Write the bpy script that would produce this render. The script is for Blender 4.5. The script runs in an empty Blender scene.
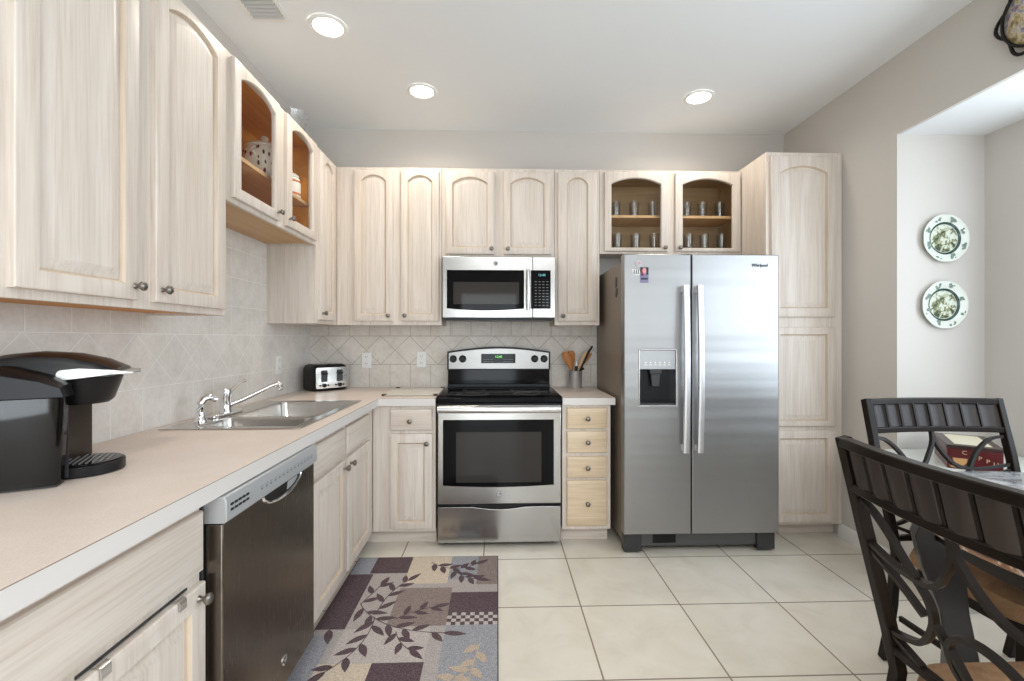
import bpy, bmesh, math, random
from mathutils import Vector, Matrix
random.seed(7)
C = bpy.context.scene.collection
SC = bpy.context.scene
PI = math.pi

# ------------------------------------------------------------------ camera, world, lights, exposure
cam = bpy.data.cameras.new('camera')
cam.sensor_width = 36.0
cam.lens = 462.3 * 36.0 / 1024.0
cam.shift_y = -2.0 / 1024.0
cam.clip_start = 0.02
camo = bpy.data.objects.new('camera', cam); C.objects.link(camo)
camo.location = (0, 0, 1.28); camo.rotation_euler = (PI / 2, 0, -0.0315)
SC.camera = camo

w = bpy.data.worlds.new('daylight'); SC.world = w; w.use_nodes = True
wn = w.node_tree.nodes; wl = w.node_tree.links
bg = wn['Background']; bg.inputs['Strength'].default_value = 1.0
bg.inputs['Color'].default_value = (0.72, 0.86, 1.0, 1)

def area(name, loc, rot, sx, sy, power, col):
    l = bpy.data.lights.new(name, 'AREA'); l.shape = 'RECTANGLE'; l.size = sx; l.size_y = sy
    l.energy = power; l.color = col
    o = bpy.data.objects.new(name, l); C.objects.link(o); o.location = loc; o.rotation_euler = rot
    return o
# daylight through the rear glass door and the breakfast-nook window; rear window light is added fill
area('daylight_rear_door', (-0.17, -3.08, 1.12), (PI / 2, 0, 0), 1.1, 2.1, 38, (0.88, 0.95, 1.0))
area('daylight_rear_window', (1.45, -3.08, 1.45), (PI / 2, 0, 0), 1.1, 1.5, 15, (0.93, 0.97, 1.0))
area('daylight_nook_window', (2.70, 0.60, 1.60), (0, PI / 2, 0), 1.5, 2.9, 42, (0.80, 0.90, 1.0))
# unseen fill light added under the ceiling behind the camera
area('living_room_lamp', (0.3, -1.4, 2.80), (0, 0, 0), 1.6, 1.6, 46, (0.97, 0.99, 1.0))

SC.view_settings.view_transform = 'Standard'
SC.view_settings.look = 'None'
SC.view_settings.exposure = 0.30
SC.view_settings.gamma = 1.0
SC.view_settings.use_curve_mapping = False

# ------------------------------------------------------------------ materials
def lin(r, g, b):
    f = lambda c: (c / 255) / 12.92 if c / 255 <= 0.04045 else ((c / 255 + 0.055) / 1.055) ** 2.4
    return (f(r), f(g), f(b), 1)

def mat(name, col, rough=0.5, metal=0.0, emit=None, estr=0.0, coat=0.0, spec=0.5):
    m = bpy.data.materials.new(name); m.use_nodes = True
    p = m.node_tree.nodes['Principled BSDF']
    p.inputs['Base Color'].default_value = col
    p.inputs['Roughness'].default_value = rough
    p.inputs['Metallic'].default_value = metal
    p.inputs['Specular IOR Level'].default_value = spec
    if coat: p.inputs['Coat Weight'].default_value = coat; p.inputs['Coat Roughness'].default_value = 0.06
    if emit: p.inputs['Emission Color'].default_value = emit; p.inputs['Emission Strength'].default_value = estr
    return m

class G:
    """tiny node-graph helper on one material"""
    def __init__(s, m):
        s.t = m.node_tree; s.n = s.t.nodes; s.l = s.t.links; s.p = s.n['Principled BSDF']
        s.tc = s.n.new('ShaderNodeTexCoord')
    def put(s, sock, v):
        if hasattr(v, 'is_linked'): s.l.new(v, sock)
        else: sock.default_value = v
    def math(s, op, a, b=None, c=None):
        n = s.n.new('ShaderNodeMath'); n.operation = op; s.put(n.inputs[0], a)
        if b is not None: s.put(n.inputs[1], b)
        if c is not None: s.put(n.inputs[2], c)
        return n.outputs[0]
    def mapping(s, scale, coord='Object', loc=(0, 0, 0), rot=(0, 0, 0)):
        n = s.n.new('ShaderNodeMapping'); s.l.new(s.tc.outputs[coord], n.inputs[0])
        n.inputs['Scale'].default_value = scale; n.inputs['Location'].default_value = loc; n.inputs['Rotation'].default_value = rot
        return n.outputs[0]
    def noise(s, vec, scale, detail=4, rough=0.5, dist=0.0):
        n = s.n.new('ShaderNodeTexNoise'); s.l.new(vec, n.inputs['Vector'])
        n.inputs['Scale'].default_value = scale; n.inputs['Detail'].default_value = detail
        n.inputs['Roughness'].default_value = rough; n.inputs['Distortion'].default_value = dist
        return n.outputs[0]
    def ramp(s, fac, stops):
        n = s.n.new('ShaderNodeValToRGB'); s.l.new(fac, n.inputs[0])
        e = n.color_ramp.elements
        while len(e) < len(stops): e.new(0.5)
        for k, (pos, col) in enumerate(stops): e[k].position = pos; e[k].color = col
        return n.outputs[0]
    def mix(s, fac, a, b, mode='MIX'):
        n = s.n.new('ShaderNodeMix'); n.data_type = 'RGBA'; n.blend_type = mode
        s.put(n.inputs['Factor'], fac); s.put(n.inputs['A'], a); s.put(n.inputs['B'], b)
        return n.outputs['Result']
    def bump(s, h, strength, dist=0.01):
        n = s.n.new('ShaderNodeBump'); s.l.new(h, n.inputs['Height'])
        n.inputs['Strength'].default_value = strength; n.inputs['Distance'].default_value = dist
        s.l.new(n.outputs[0], s.p.inputs['Normal'])
    def xyz(s):
        n = s.n.new('ShaderNodeSeparateXYZ'); s.l.new(s.tc.outputs['Object'], n.inputs[0]); return n.outputs

def wood(name, axis, a, b, rough=0.42, pore=0.045):
    m = mat(name, a, rough); g = G(m)
    sc = [16.0, 16.0, 16.0]; sc[axis] = 1.1
    v = g.mapping(tuple(sc))
    n1 = g.noise(v, 1.0, 5, 0.55, 0.8)
    sc2 = [130.0, 130.0, 130.0]; sc2[axis] = 4.0
    n2 = g.noise(g.mapping(tuple(sc2)), 1.0, 2, 0.6)
    base = g.ramp(n1, [(0.30, b), (0.62, a)])
    por = g.ramp(n2, [(0.35, (1 - pore * 2.2, 1 - pore * 2.6, 1 - pore * 3.0, 1)), (0.55, (1, 1, 1, 1))])
    col = g.mix(1.0, base, por, 'MULTIPLY')
    g.l.new(col, g.p.inputs['Base Color'])
    g.bump(n2, 0.08, 0.002)
    return m

PA, PB = lin(219, 209, 199), lin(206, 193, 180)
M = {}
M['wood_v'] = wood('pickled_maple_upright_grain', 2, PA, PB)
M['wood_x'] = wood('pickled_maple_grain_along_x', 0, PA, PB)
M['wood_y'] = wood('pickled_maple_grain_along_y', 1, PA, PB)
M['glaze'] = wood('pickled_maple_glazed_groove', 2, lin(208, 190, 170), lin(196, 178, 157))  # slightly darker, yellower wood tone for the door panel grooves
M['amber'] = wood('amber_maple_interior', 1, lin(222, 150, 50), lin(202, 124, 32), 0.5)
M['lining_olive'] = wood('aged_maple_lining', 0, lin(168, 138, 100), lin(150, 120, 82), 0.5)  # same wood as the amber lining; dimmer light is put into its colour
M['tan_ply'] = wood('tan_plywood', 1, lin(208, 170, 126), lin(192, 152, 108), 0.5)
M['wood_warm'] = wood('honey_maple_drawer_grain', 0, lin(223, 202, 174), lin(209, 186, 155))
M['spoonwood'] = wood('oiled_beech', 2, lin(196, 134, 72), lin(160, 98, 46), 0.5)
M['knob'] = mat('pewter', (0.24, 0.22, 0.195, 1), 0.34, 1.0)
M['chrome'] = mat('chrome', (0.80, 0.80, 0.82, 1), 0.08, 1.0)
M['black'] = mat('black_plastic', (0.009, 0.009, 0.010, 1), 0.3, spec=0.25)
M['gloss_black'] = mat('gloss_black', (0.004, 0.004, 0.005, 1), 0.08, 0.0, spec=0.14)
M['dark_glass'] = mat('dark_oven_glass', (0.004, 0.004, 0.005, 1), 0.04, spec=0.10)
M['mesh_glass'] = mat('oven_window_glass', (0.040, 0.036, 0.033, 1), 0.05, spec=0.14)
M['white'] = mat('white_plastic', lin(235, 235, 232), 0.4)
M['darkgrey'] = mat('dark_grey_plastic', (0.03, 0.03, 0.032, 1), 0.45)
M['grille_grey'] = mat('grille_grey_plastic', (0.07, 0.07, 0.07, 1), 0.45)
M['midgrey'] = mat('mid_grey_plastic', (0.20, 0.205, 0.21, 1), 0.4)
M['taupe'] = mat('taupe_painted_steel', lin(128, 116, 104), 0.45)
M['silver'] = mat('silver_plastic', lin(178, 180, 182), 0.35, 0.35)
M['trim'] = mat('white_trim_paint', lin(232, 231, 228), 0.35)

def brushed(name, col, rough, axis, amp=0.015, wave=0.02, wf=5.0):
    m = mat(name, col, rough, 1.0); g = G(m)
    sc = [420.0, 420.0, 420.0]; sc[axis] = 14.0
    n = g.noise(g.mapping(tuple(sc)), 1.0, 2, 0.5)
    r = g.ramp(n, [(0.3, (rough - amp,) * 3 + (1,)), (0.7, (rough + amp,) * 3 + (1,))])
    g.l.new(r, g.p.inputs['Roughness'])
    sc = [wf, wf, wf]; sc[axis] = 0.35
    n3 = g.noise(g.mapping(tuple(sc)), 1.0, 1, 0.5)
    g.bump(n3, wave, 0.02)
    return m
M['steel_v'] = brushed('brushed_steel_upright', (0.50, 0.49, 0.48, 1), 0.22, 2)
M['steel_x'] = brushed('brushed_steel_sideways', (0.40, 0.395, 0.385, 1), 0.21, 2, wave=.03)
M['steel_dim'] = brushed('console_steel', (0.27, 0.265, 0.255, 1), 0.3, 2)
M['fridge_steel'] = brushed('fridge_steel', (0.37, 0.37, 0.37, 1), 0.37, 0, wave=.30, wf=9.0)
M['dw_steel'] = brushed('dishwasher_steel', (0.17, 0.145, 0.125, 1), 0.26, 2)  # dark brown reflections of the room are put into the base colour
M['sink_steel'] = brushed('sink_steel', (0.60, 0.58, 0.55, 1), 0.24, 1)
M['satin'] = mat('satin_aluminium', (0.62, 0.62, 0.63, 1), 0.38, 0.8)
M['handle_steel'] = mat('satin_handle_steel', (0.66, 0.66, 0.67, 1), 0.25, 1.0)

def paint(name, col, rough=0.75, b=0.06):
    m = mat(name, col, rough); g = G(m)
    n = g.noise(g.mapping((1, 1, 1)), 140, 2)
    g.bump(n, b, 0.002)
    return m
M['wall'] = paint('greige_wall_paint', lin(202, 197, 191))
M['ceiling'] = paint('ceiling_paint', lin(234, 236, 237), 0.85, 0.12)

# laminate counter: fine speckle
m = mat('peach_laminate', lin(226, 208, 194), 0.38); g = G(m)
n = g.noise(g.mapping((1, 1, 1)), 320, 2, 0.6); n2 = g.noise(g.mapping((1, 1, 1)), 9, 3)
c1 = g.ramp(n, [(0.35, lin(219, 204, 192)), (0.6, lin(228, 214, 203))])
c2 = g.ramp(n2, [(0.35, (0.95, 0.94, 0.93, 1)), (0.65, (1, 1, 1, 1))])
g.l.new(g.mix(1.0, c1, c2, 'MULTIPLY'), g.p.inputs['Base Color'])
M['laminate'] = m

M['laminate_edge'] = mat('grey_white_laminate_edge', lin(216, 211, 207), 0.42); M['seam'] = mat('dark_laminate_seam', lin(136, 120, 110), 0.6)
# floor tile: world grid of 0.479 m tiles
def tiles(name, x0, y0, t, gw):
    m = mat(name, lin(222, 213, 198), 0.28); g = G(m); o = g.xyz()
    def line(c, c0):
        f = g.math('FRACT', g.math('DIVIDE', g.math('ADD', c, -c0 + 50 * t), t))
        d = g.math('ABSOLUTE', g.math('SUBTRACT', g.math('FRACT', g.math('ADD', f, 0.5)), 0.5))
        return g.math('MULTIPLY', d, t)
    dm = g.math('MINIMUM', line(o[0], x0), line(o[1], y0))
    mask = g.math('LESS_THAN', dm, gw / 2)
    cell = g.n.new('ShaderNodeCombineXYZ')
    g.l.new(g.math('FLOOR', g.math('DIVIDE', g.math('ADD', o[0], -x0 + 50 * t), t)), cell.inputs[0])
    g.l.new(g.math('FLOOR', g.math('DIVIDE', g.math('ADD', o[1], -y0 + 50 * t), t)), cell.inputs[1])
    wn_ = g.n.new('ShaderNodeTexWhiteNoise'); g.l.new(cell.outputs[0], wn_.inputs[0])
    n1 = g.noise(g.mapping((1, 1, 1)), 5.0, 6, 0.6, 0.6)
    base = g.ramp(n1, [(0.30, lin(217, 208, 193)), (0.5, lin(226, 218, 204)), (0.75, lin(233, 226, 214))])
    tint = g.ramp(wn_.outputs[0], [(0, (0.94, 0.94, 0.93, 1)), (1, (1, 1, 1, 1))])
    col = g.mix(1.0, base, tint, 'MULTIPLY')
    g.l.new(g.mix(mask, col, lin(140, 127, 110)), g.p.inputs['Base Color'])
    g.l.new(g.mix(mask, (0.28,) * 3 + (1,), (0.8,) * 3 + (1,)), g.p.inputs['Roughness'])
    g.bump(g.math('SUBTRACT', 1.0, g.math('SMOOTH_MIN', g.math('DIVIDE', dm, gw), 1.0, 0.2)), -0.25, 0.004)
    return m
M['tile'] = tiles('cream_floor_tile', 0.3985, 2.6783, 0.4794, 0.007)

# backsplash: 6 inch squares with a band of diamonds
def splash(name, uax, u_apex, base_lo, base_hi, grout):
    m = mat(name, base_hi, 0.42); g = G(m); o = g.xyz(); u = o[uax]; v = o[2]
    d = 0.2152; zt = 1.299; zb = zt - d; s = d / math.sqrt(2)
    def per(c, per_):
        f = g.math('FRACT', g.math('ADD', g.math('DIVIDE', c, per_), 40.5))
        return g.math('MULTIPLY', g.math('ABSOLUTE', g.math('SUBTRACT', f, 0.5)), per_)
    du = g.math('ADD', u, -u_apex); dv = g.math('ADD', v, -zt)
    a = per(g.math('ADD', du, dv), d); b = per(g.math('SUBTRACT', du, dv), d)
    dia = g.math('MULTIPLY', g.math('MINIMUM', a, b), 0.7071)
    vert = per(g.math('ADD', u, -u_apex + 0.03), s)
    hz = per(dv, s)
    top = g.math('GREATER_THAN', v, zt); bot = g.math('LESS_THAN', v, zb)
    inband = g.math('SUBTRACT', 1.0, g.math('ADD', top, bot))
    edge = g.math('MINIMUM', g.math('ABSOLUTE', dv), g.math('ABSOLUTE', g.math('ADD', v, -zb)))
    sq = g.math('MINIMUM', vert, g.math('ADD', hz, g.math('MULTIPLY', bot, 10.0)))
    dist = g.math('ADD', g.math('MULTIPLY', dia, inband), g.math('MULTIPLY', sq, g.math('SUBTRACT', 1.0, inband)))
    dist = g.math('MINIMUM', dist, edge)
    mask = g.math('LESS_THAN', dist, 0.0016)
    n1 = g.noise(g.mapping((1, 1, 1)), 11, 6, 0.62, 0.5)
    n2 = g.noise(g.mapping((1, 1, 1)), 60, 3, 0.6)
    c = g.ramp(n1, [(0.32, base_lo), (0.62, base_hi)])
    c = g.mix(0.35, c, g.ramp(n2, [(0.3, base_lo), (0.6, base_hi)]))
    g.l.new(g.mix(mask, c, grout), g.p.inputs['Base Color'])
    g.bump(g.math('SMOOTH_MIN', g.math('DIVIDE', dist, 0.003), 1.0, 0.2), 0.3, 0.002)
    return m
SLO, SHI = lin(200, 191, 181), lin(222, 215, 207)
M['splash_back'] = splash('travertine_tile_facing_room', 0, -0.018, SLO, SHI, lin(158, 148, 136))
M['splash_left'] = splash('travertine_tile_side_wall', 1, 2.05, lin(208, 202, 194), lin(227, 222, 216), lin(236, 233, 228))  # same tile as the back; brighter, cooler light put into its paler colours

def thin_glass(name, tint, gloss=0.12, rough=0.02, graze=0.6):
    m = bpy.data.materials.new(name); m.use_nodes = True; t = m.node_tree; t.nodes.clear()
    out = t.nodes.new('ShaderNodeOutputMaterial'); mx = t.nodes.new('ShaderNodeMixShader')
    tr = t.nodes.new('ShaderNodeBsdfTransparent'); tr.inputs[0].default_value = tint
    gl = t.nodes.new('ShaderNodeBsdfGlossy'); gl.inputs['Roughness'].default_value = rough
    lw = t.nodes.new('ShaderNodeLayerWeight'); lw.inputs[0].default_value = 0.5
    pw = t.nodes.new('ShaderNodeMath'); pw.operation = 'POWER'; t.links.new(lw.outputs['Facing'], pw.inputs[0]); pw.inputs[1].default_value = 3.5
    ma = t.nodes.new('ShaderNodeMath'); ma.operation = 'MULTIPLY_ADD'; t.links.new(pw.outputs[0], ma.inputs[0]); ma.inputs[1].default_value = graze; ma.inputs[2].default_value = gloss
    t.links.new(ma.outputs[0], mx.inputs[0]); t.links.new(tr.outputs[0], mx.inputs[1]); t.links.new(gl.outputs[0], mx.inputs[2])
    t.links.new(mx.outputs[0], out.inputs[0])
    return m
M['pane'] = thin_glass('cabinet_glass', (0.985, 0.99, 0.985, 1), 0.004, graze=0.12)
M['tumbler'] = thin_glass('clear_tumbler_glass', (0.985, 0.99, 0.99, 1), 0.10, 0.12)
M['window_glass'] = thin_glass('window_glass', (0.98, 0.985, 0.985, 1), 0.03)
M['smoke'] = thin_glass('smoky_reservoir_plastic', (0.20, 0.20, 0.21, 1), 0.045, 0.06, graze=0.4)
M['ceramic'] = mat('white_glazed_ceramic', lin(232, 226, 216), 0.15)

# ------------------------------------------------------------------ mesh building helpers
class B:
    def __init__(s): s.bm = bmesh.new(); s.mi = 0
    def quadmesh(s, verts, faces):
        vs = [s.bm.verts.new(v) for v in verts]
        for f in faces:
            try:
                fa = s.bm.faces.new([vs[i] for i in f]); fa.material_index = s.mi
            except ValueError: pass
        return vs
    def box(s, x0, x1, y0, y1, z0, z1):
        v = [(x, y, z) for x in (x0, x1) for y in (y0, y1) for z in (z0, z1)]
        s.quadmesh(v, [(0, 1, 3, 2), (4, 6, 7, 5), (0, 4, 5, 1), (2, 3, 7, 6), (0, 2, 6, 4), (1, 5, 7, 3)]); return s
    def loft(s, rings, cap0=True, cap1=True, closed=True):
        n = len(rings[0]); vs = [[s.bm.verts.new(p) for p in r] for r in rings]
        for a, b in zip(vs, vs[1:]):
            for i in range(n if closed else n - 1):
                j = (i + 1) % n
                f = s.bm.faces.new((a[i], a[j], b[j], b[i])); f.material_index = s.mi
        if cap0: f = s.bm.faces.new(list(reversed(vs[0]))); f.material_index = s.mi
        if cap1: f = s.bm.faces.new(vs[-1]); f.material_index = s.mi
        return s
    def prism(s, poly, fn, a0, a1):
        return s.loft([[fn(u, v, a0) for u, v in poly], [fn(u, v, a1) for u, v in poly]])
    def lathe(s, prof, base=(0, 0, 0), axis=(0, 0, 1), n=24, cap=True):
        ax = Vector(axis).normalized(); q = Vector((0, 0, 1)).rotation_difference(ax); b0 = Vector(base)
        rings = [[b0 + q @ Vector((max(r, 1e-5) * math.cos(2 * PI * k / n), max(r, 1e-5) * math.sin(2 * PI * k / n), h)) for k in range(n)] for r, h in prof]
        return s.loft(rings, cap, cap)
    def tube(s, pts, r, n=10, up=(0, 0, 1)):
        rr = r if isinstance(r, (list, tuple)) else [r] * len(pts)
        return s.sweep(pts, [[(x * math.cos(2 * PI * k / n), x * math.sin(2 * PI * k / n)) for k in range(n)] for x in rr], up)
    def sweep(s, pts, sec, up=(0, 0, 1)):
        P = [Vector(p) for p in pts]; up = Vector(up); rings = []
        for i, p in enumerate(P):
            t = (P[min(i + 1, len(P) - 1)] - P[max(i - 1, 0)]).normalized()
            a = up.cross(t)
            if a.length < 1e-3: a = Vector((1, 0, 0)).cross(t) if abs(t.x) < 0.9 else Vector((0, 1, 0)).cross(t)
            a.normalize(); b = t.cross(a).normalized()
            sc = sec[i] if isinstance(sec[0], list) else sec
            rings.append([p + a * u + b * v for u, v in sc])
        return s.loft(rings)
    def flat(s, pts, up, w, d):
        """flat bar: w across (in the surface), d along up"""
        return s.sweep(pts, [(-w / 2, -d / 2), (w / 2, -d / 2), (w / 2, d / 2), (-w / 2, d / 2)], up)
    def ball(s, c, r, n=12, sz=(1, 1, 1)):
        c = Vector(c); rings = []
        for i in range(1, n // 2 + 1):
            a = PI * i / (n // 2 + 1)
            rings.append([c + Vector((r * sz[0] * math.sin(a) * math.cos(2 * PI * k / n), r * sz[1] * math.sin(a) * math.sin(2 * PI * k / n), -r * sz[2] * math.cos(a))) for k in range(n)])
        return s.loft(rings)
    def cells(s, us, vs, inc, fn, a0, a1):
        """slab on a grid of cells with holes: fn(u,v,a) -> point"""
        cache = {}
        def V(i, j, a):
            k = (i, j, a)
            if k not in cache: cache[k] = s.bm.verts.new(fn(us[i], vs[j], a))
            return cache[k]
        on = lambda i, j: 0 <= i < len(us) - 1 and 0 <= j < len(vs) - 1 and inc((us[i] + us[i + 1]) / 2, (vs[j] + vs[j + 1]) / 2)
        for i in range(len(us) - 1):
            for j in range(len(vs) - 1):
                if not on(i, j): continue
                for q in ([V(i, j, a1), V(i + 1, j, a1), V(i + 1, j + 1, a1), V(i, j + 1, a1)], [V(i, j, a0), V(i, j + 1, a0), V(i + 1, j + 1, a0), V(i + 1, j, a0)]):
                    s.bm.faces.new(q).material_index = s.mi
                for di, dj, e in ((-1, 0, ((i, j), (i, j + 1))), (1, 0, ((i + 1, j + 1), (i + 1, j))), (0, -1, ((i + 1, j), (i, j))), (0, 1, ((i, j + 1), (i + 1, j + 1)))):
                    if not on(i + di, j + dj):
                        (p, q_), (r, t) = e
                        s.bm.faces.new([V(p, q_, a0), V(p, q_, a1), V(r, t, a1), V(r, t, a0)]).material_index = s.mi
        return s
    def text(s, string, size, fn, depth=0.0006, shear=0.0):
        """block lettering: fn(u,v,a)->point, u to the right, v up"""
        cu = bpy.data.curves.new('t', 'FONT'); cu.body = string; cu.size = size; cu.align_x = 'CENTER'; cu.align_y = 'CENTER'; cu.shear = shear; cu.extrude = depth / 2; cu.resolution_u = 3
        ob = bpy.data.objects.new('t', cu); me = bpy.data.meshes.new_from_object(ob)
        vs = [s.bm.verts.new(fn(v.co.x, v.co.y, v.co.z + depth / 2)) for v in me.vertices]
        for p in me.polygons:
            try: s.bm.faces.new([vs[i] for i in p.vertices]).material_index = s.mi
            except ValueError: pass
        bpy.data.objects.remove(ob); bpy.data.curves.remove(cu); bpy.data.meshes.remove(me)
        return s

OFF = {}
def link(name, b, mats, off, bevel=0.0, smooth=40):
    bm = b.bm
    if off is not None: bmesh.ops.translate(bm, verts=bm.verts, vec=-off)
    bmesh.ops.recalc_face_normals(bm, faces=bm.faces)
    me = bpy.data.meshes.new(name); bm.to_mesh(me); bm.free()
    for m_ in (mats if isinstance(mats, (list, tuple)) else [mats]): me.materials.append(M[m_] if isinstance(m_, str) else m_)
    if smooth:
        for p in me.polygons: p.use_smooth = True
        me.set_sharp_from_angle(angle=math.radians(smooth))
    o = bpy.data.objects.new(name, me); C.objects.link(o)
    if bevel:
        mod = o.modifiers.new('bevel', 'BEVEL'); mod.width = bevel; mod.segments = 2; mod.limit_method = 'ANGLE'; mod.angle_limit = math.radians(40)
        mod.harden_normals = False
    return o

def props(o, label, cat, group=None, kind=None):
    if label: o['label'] = label
    if cat: o['category'] = cat
    if group: o['group'] = group
    if kind: o['kind'] = kind
    return o

def thing(name, label, cat, loc, rz=0.0, group=None, world=True):
    o = bpy.data.objects.new(name, None); o.empty_display_size = 0.1; C.objects.link(o)
    o.location = loc; o.rotation_euler = (0, 0, rz); props(o, label, cat, group)
    OFF[o] = Vector(loc) if world else None
    return o

def part(name, b, mats, parent, label=None, bevel=0.0, smooth=40):
    o = link(name, b, mats, OFF[parent], bevel, smooth); o.parent = parent; OFF[o] = OFF[parent]
    if label: o['label'] = label
    return o

def solo(name, b, mats, label, cat, loc=(0, 0, 0), group=None, bevel=0.0, smooth=40):
    o = link(name, b, mats, Vector(loc), bevel, smooth); o.location = loc
    OFF[o] = Vector(loc)
    return props(o, label, cat, group)

def struct(name, b, mats, bevel=0.0, smooth=40):
    o = link(name, b, mats, None, bevel, smooth); o['kind'] = 'structure'; return o

def copy_tree(o, parent=None):
    c = o.copy(); C.objects.link(c); c.parent = parent
    for ch in list(o.children): copy_tree(ch, c)
    return c

XF = lambda x0: (lambda u, v, a: (x0 + a, u, v))        # a plane facing +x : u = y, v = z
YF = lambda y0: (lambda u, v, a: (u, y0 - a, v))        # a plane facing -y : u = x, v = z

# ------------------------------------------------------------------ room shell
XL, XR, YB, ZC = -1.408, 2.2205, 3.52, 2.858
YR = -3.2
struct('floor', B().box(XL - .1, 3.4, YR - .1, YB + .1, -0.06, 0.0), 'tile')
struct('ceiling', B().box(XL - .1, XR + .02, YR - .1, YB + .1, ZC, ZC + 0.1), 'ceiling')
struct('wall_back', B().box(XL - .1, XR + .1, YB, YB + .1, 0, ZC), 'wall')
struct('wall_left', B().box(XL - .1, XL, YR, YB, 0, ZC), 'wall')
# right wall with the tall opening of the breakfast nook
b = B().cells([YR, -1.2, 2.501, YB], [0, 2.417, ZC], lambda u, v: not (-1.2 < u < 2.501 and v < 2.417), lambda u, v, a: (XR + a, u, v), 0.0, 0.02)
struct('wall_right', b, 'wall')
struct('wall_nook_back', B().box(XR + .02, 2.86, 2.501, 2.60, 0, 2.52), 'wall')
struct('wall_nook_front', B().box(XR + .02, 2.86, -1.3, -1.2, 0, 2.52), 'wall')
b = B().cells([-1.3, -.86, 2.08, 2.6], [0, 0.85, 2.36, 2.52], lambda u, v: not (-.86 < u < 2.08 and 0.85 < v < 2.36), lambda u, v, a: (2.724 + a, u, v), 0.0, 0.12)
struct('wall_nook_right', b, 'wall')
struct('ceiling_nook', B().box(XR + .02, 2.86, -1.3, 2.60, 2.417, 2.52), 'ceiling')
# rear wall with the glass door and an unseen window added for fill light
b = B().cells([XL - .1, -0.72, 0.38, 0.9, 2.0, XR + .1], [0, 0.7, 2.2, ZC], lambda u, v: not ((-0.72 < u < 0.38 and v < 2.2) or (0.9 < u < 2.0 and 0.7 < v < 2.2)), lambda u, v, a: (u, YR + a, v), -0.12, 0.0)
struct('wall_rear', b, 'wall')
b = B()
for a0, a1 in ((-0.72, -0.68), (-0.53, -0.49), (0.34, 0.38)): b.box(a0, a1, YR - .08, YR - .03, 0, 2.2)
b.box(-0.72, 0.38, YR - .078, YR - .032, 2.15, 2.199).box(-0.72, 0.38, YR - .078, YR - .032, 0.001, 0.08)
d1 = struct('door_1', b, 'trim')
gp = link('door_glass', B().box(-0.70, 0.36, YR - .06, YR - .055, 0.05, 2.17), 'window_glass', None); gp.parent = d1
b = B()
for a0, a1 in ((0.9, 0.94), (1.43, 1.47), (1.96, 2.0)): b.box(a0, a1, YR - .08, YR - .03, 0.7, 2.2)
b.box(0.9, 2.0, YR - .078, YR - .032, 2.16, 2.199).box(0.9, 2.0, YR - .078, YR - .032, 0.701, 0.74)
w1 = struct('window_1', b, 'trim')  # unseen rear window, put in to let more light into the room
gp = link('window_pane', B().box(0.92, 1.98, YR - .06, YR - .055, 0.72, 2.18), 'window_glass', None); gp.parent = w1
b = B()
for a0, a1 in ((-.86, -.82), (.10, .14), (1.08, 1.12), (2.04, 2.08)): b.box(2.76, 2.80, a0, a1, 0.85, 2.36)
b.box(2.762, 2.798, -.86, 2.08, 2.32, 2.359).box(2.762, 2.798, -.86, 2.08, 0.851, 0.89)
w2 = struct('window_2', b, 'trim')
gp = link('window_pane', B().box(2.775, 2.78, -.84, 2.06, 0.87, 2.34), 'window_glass', None); gp.parent = w2
# baseboard on the right wall
pf = [(0, 0), (0.014, 0), (0.014, 0.06), (0.010, 0.075), (0.004, 0.085), (0, 0.085)]
struct('baseboard_right', B().prism(pf, lambda u, v, a: (XR - u, a, v), 2.515, 2.93), 'trim')
struct('baseboard_opening', B().prism(pf, lambda u, v, a: (a, 2.501 - u, v), XR, 2.10 + .62), 'trim')
# tile backsplashes
b = B().cells([XL, -1.10, -0.385, 0.395, 0.73, 0.76], [0.914, 1.40, 1.42], lambda u, v: True, lambda u, v, a: (u, YB - a, v), 0.0, 0.010)
struct('trim_backsplash_back', b, 'splash_back')
b = B().cells([0.25, 1.905, 2.850, YB - .01], [0.914, 1.40, 1.86], lambda u, v: v < 1.40 or 1.905 < u < 2.85, lambda u, v, a: (XL + a, u, v), 0.0, 0.010)
struct('trim_backsplash_left', b, 'splash_left')

# ------------------------------------------------------------------ cabinet parts
def knob(fn, u, v, a, parent):
    p0 = Vector(fn(u, v, a)); n = (Vector(fn(u, v, a + 1)) - p0)
    b = B().lathe([(0.009, -0.001), (0.0075, 0.002), (0.0055, 0.006), (0.0055, 0.012), (0.011, 0.017), (0.0145, 0.022), (0.0145, 0.026), (0.011, 0.030), (0.004, 0.0325)], p0, n, 18)
    return part('knob', b, 'knob', parent, 'round pewter knob')

def opening(u0, u1, v0, v1, rise, i, n=14):
    """outline of an opening (arched when rise>0), inset by i: BL, BR, spring R, arch.., spring L"""
    pts = [(u0 + i, v0 + i), (u1 - i, v0 + i)]
    if rise <= 0:
        return pts + [(u1 - i, v1 - i), (u0 + i, v1 - i)]
    hw = (u1 - u0) / 2; R = (hw * hw + rise * rise) / (2 * rise); cv = v1 - R; cu = (u0 + u1) / 2
    r = R - i; h = hw - i; a = math.asin(min(1, h / r))
    for k in range(n + 1):
        t = a - 2 * a * k / n
        pts.append((cu + r * math.sin(t), cv + r * math.cos(t)))
    return pts

def outer(u0, u1, v0, v1, rise, i, n=14):
    pts = [(u0 + i, v0 + i), (u1 - i, v0 + i)]
    if rise <= 0: return pts + [(u1 - i, v1 - i), (u0 + i, v1 - i)]
    return pts + [(u1 - i - (u1 - u0 - 2 * i) * k / n, v1 - i) for k in range(n + 1)]

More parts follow.
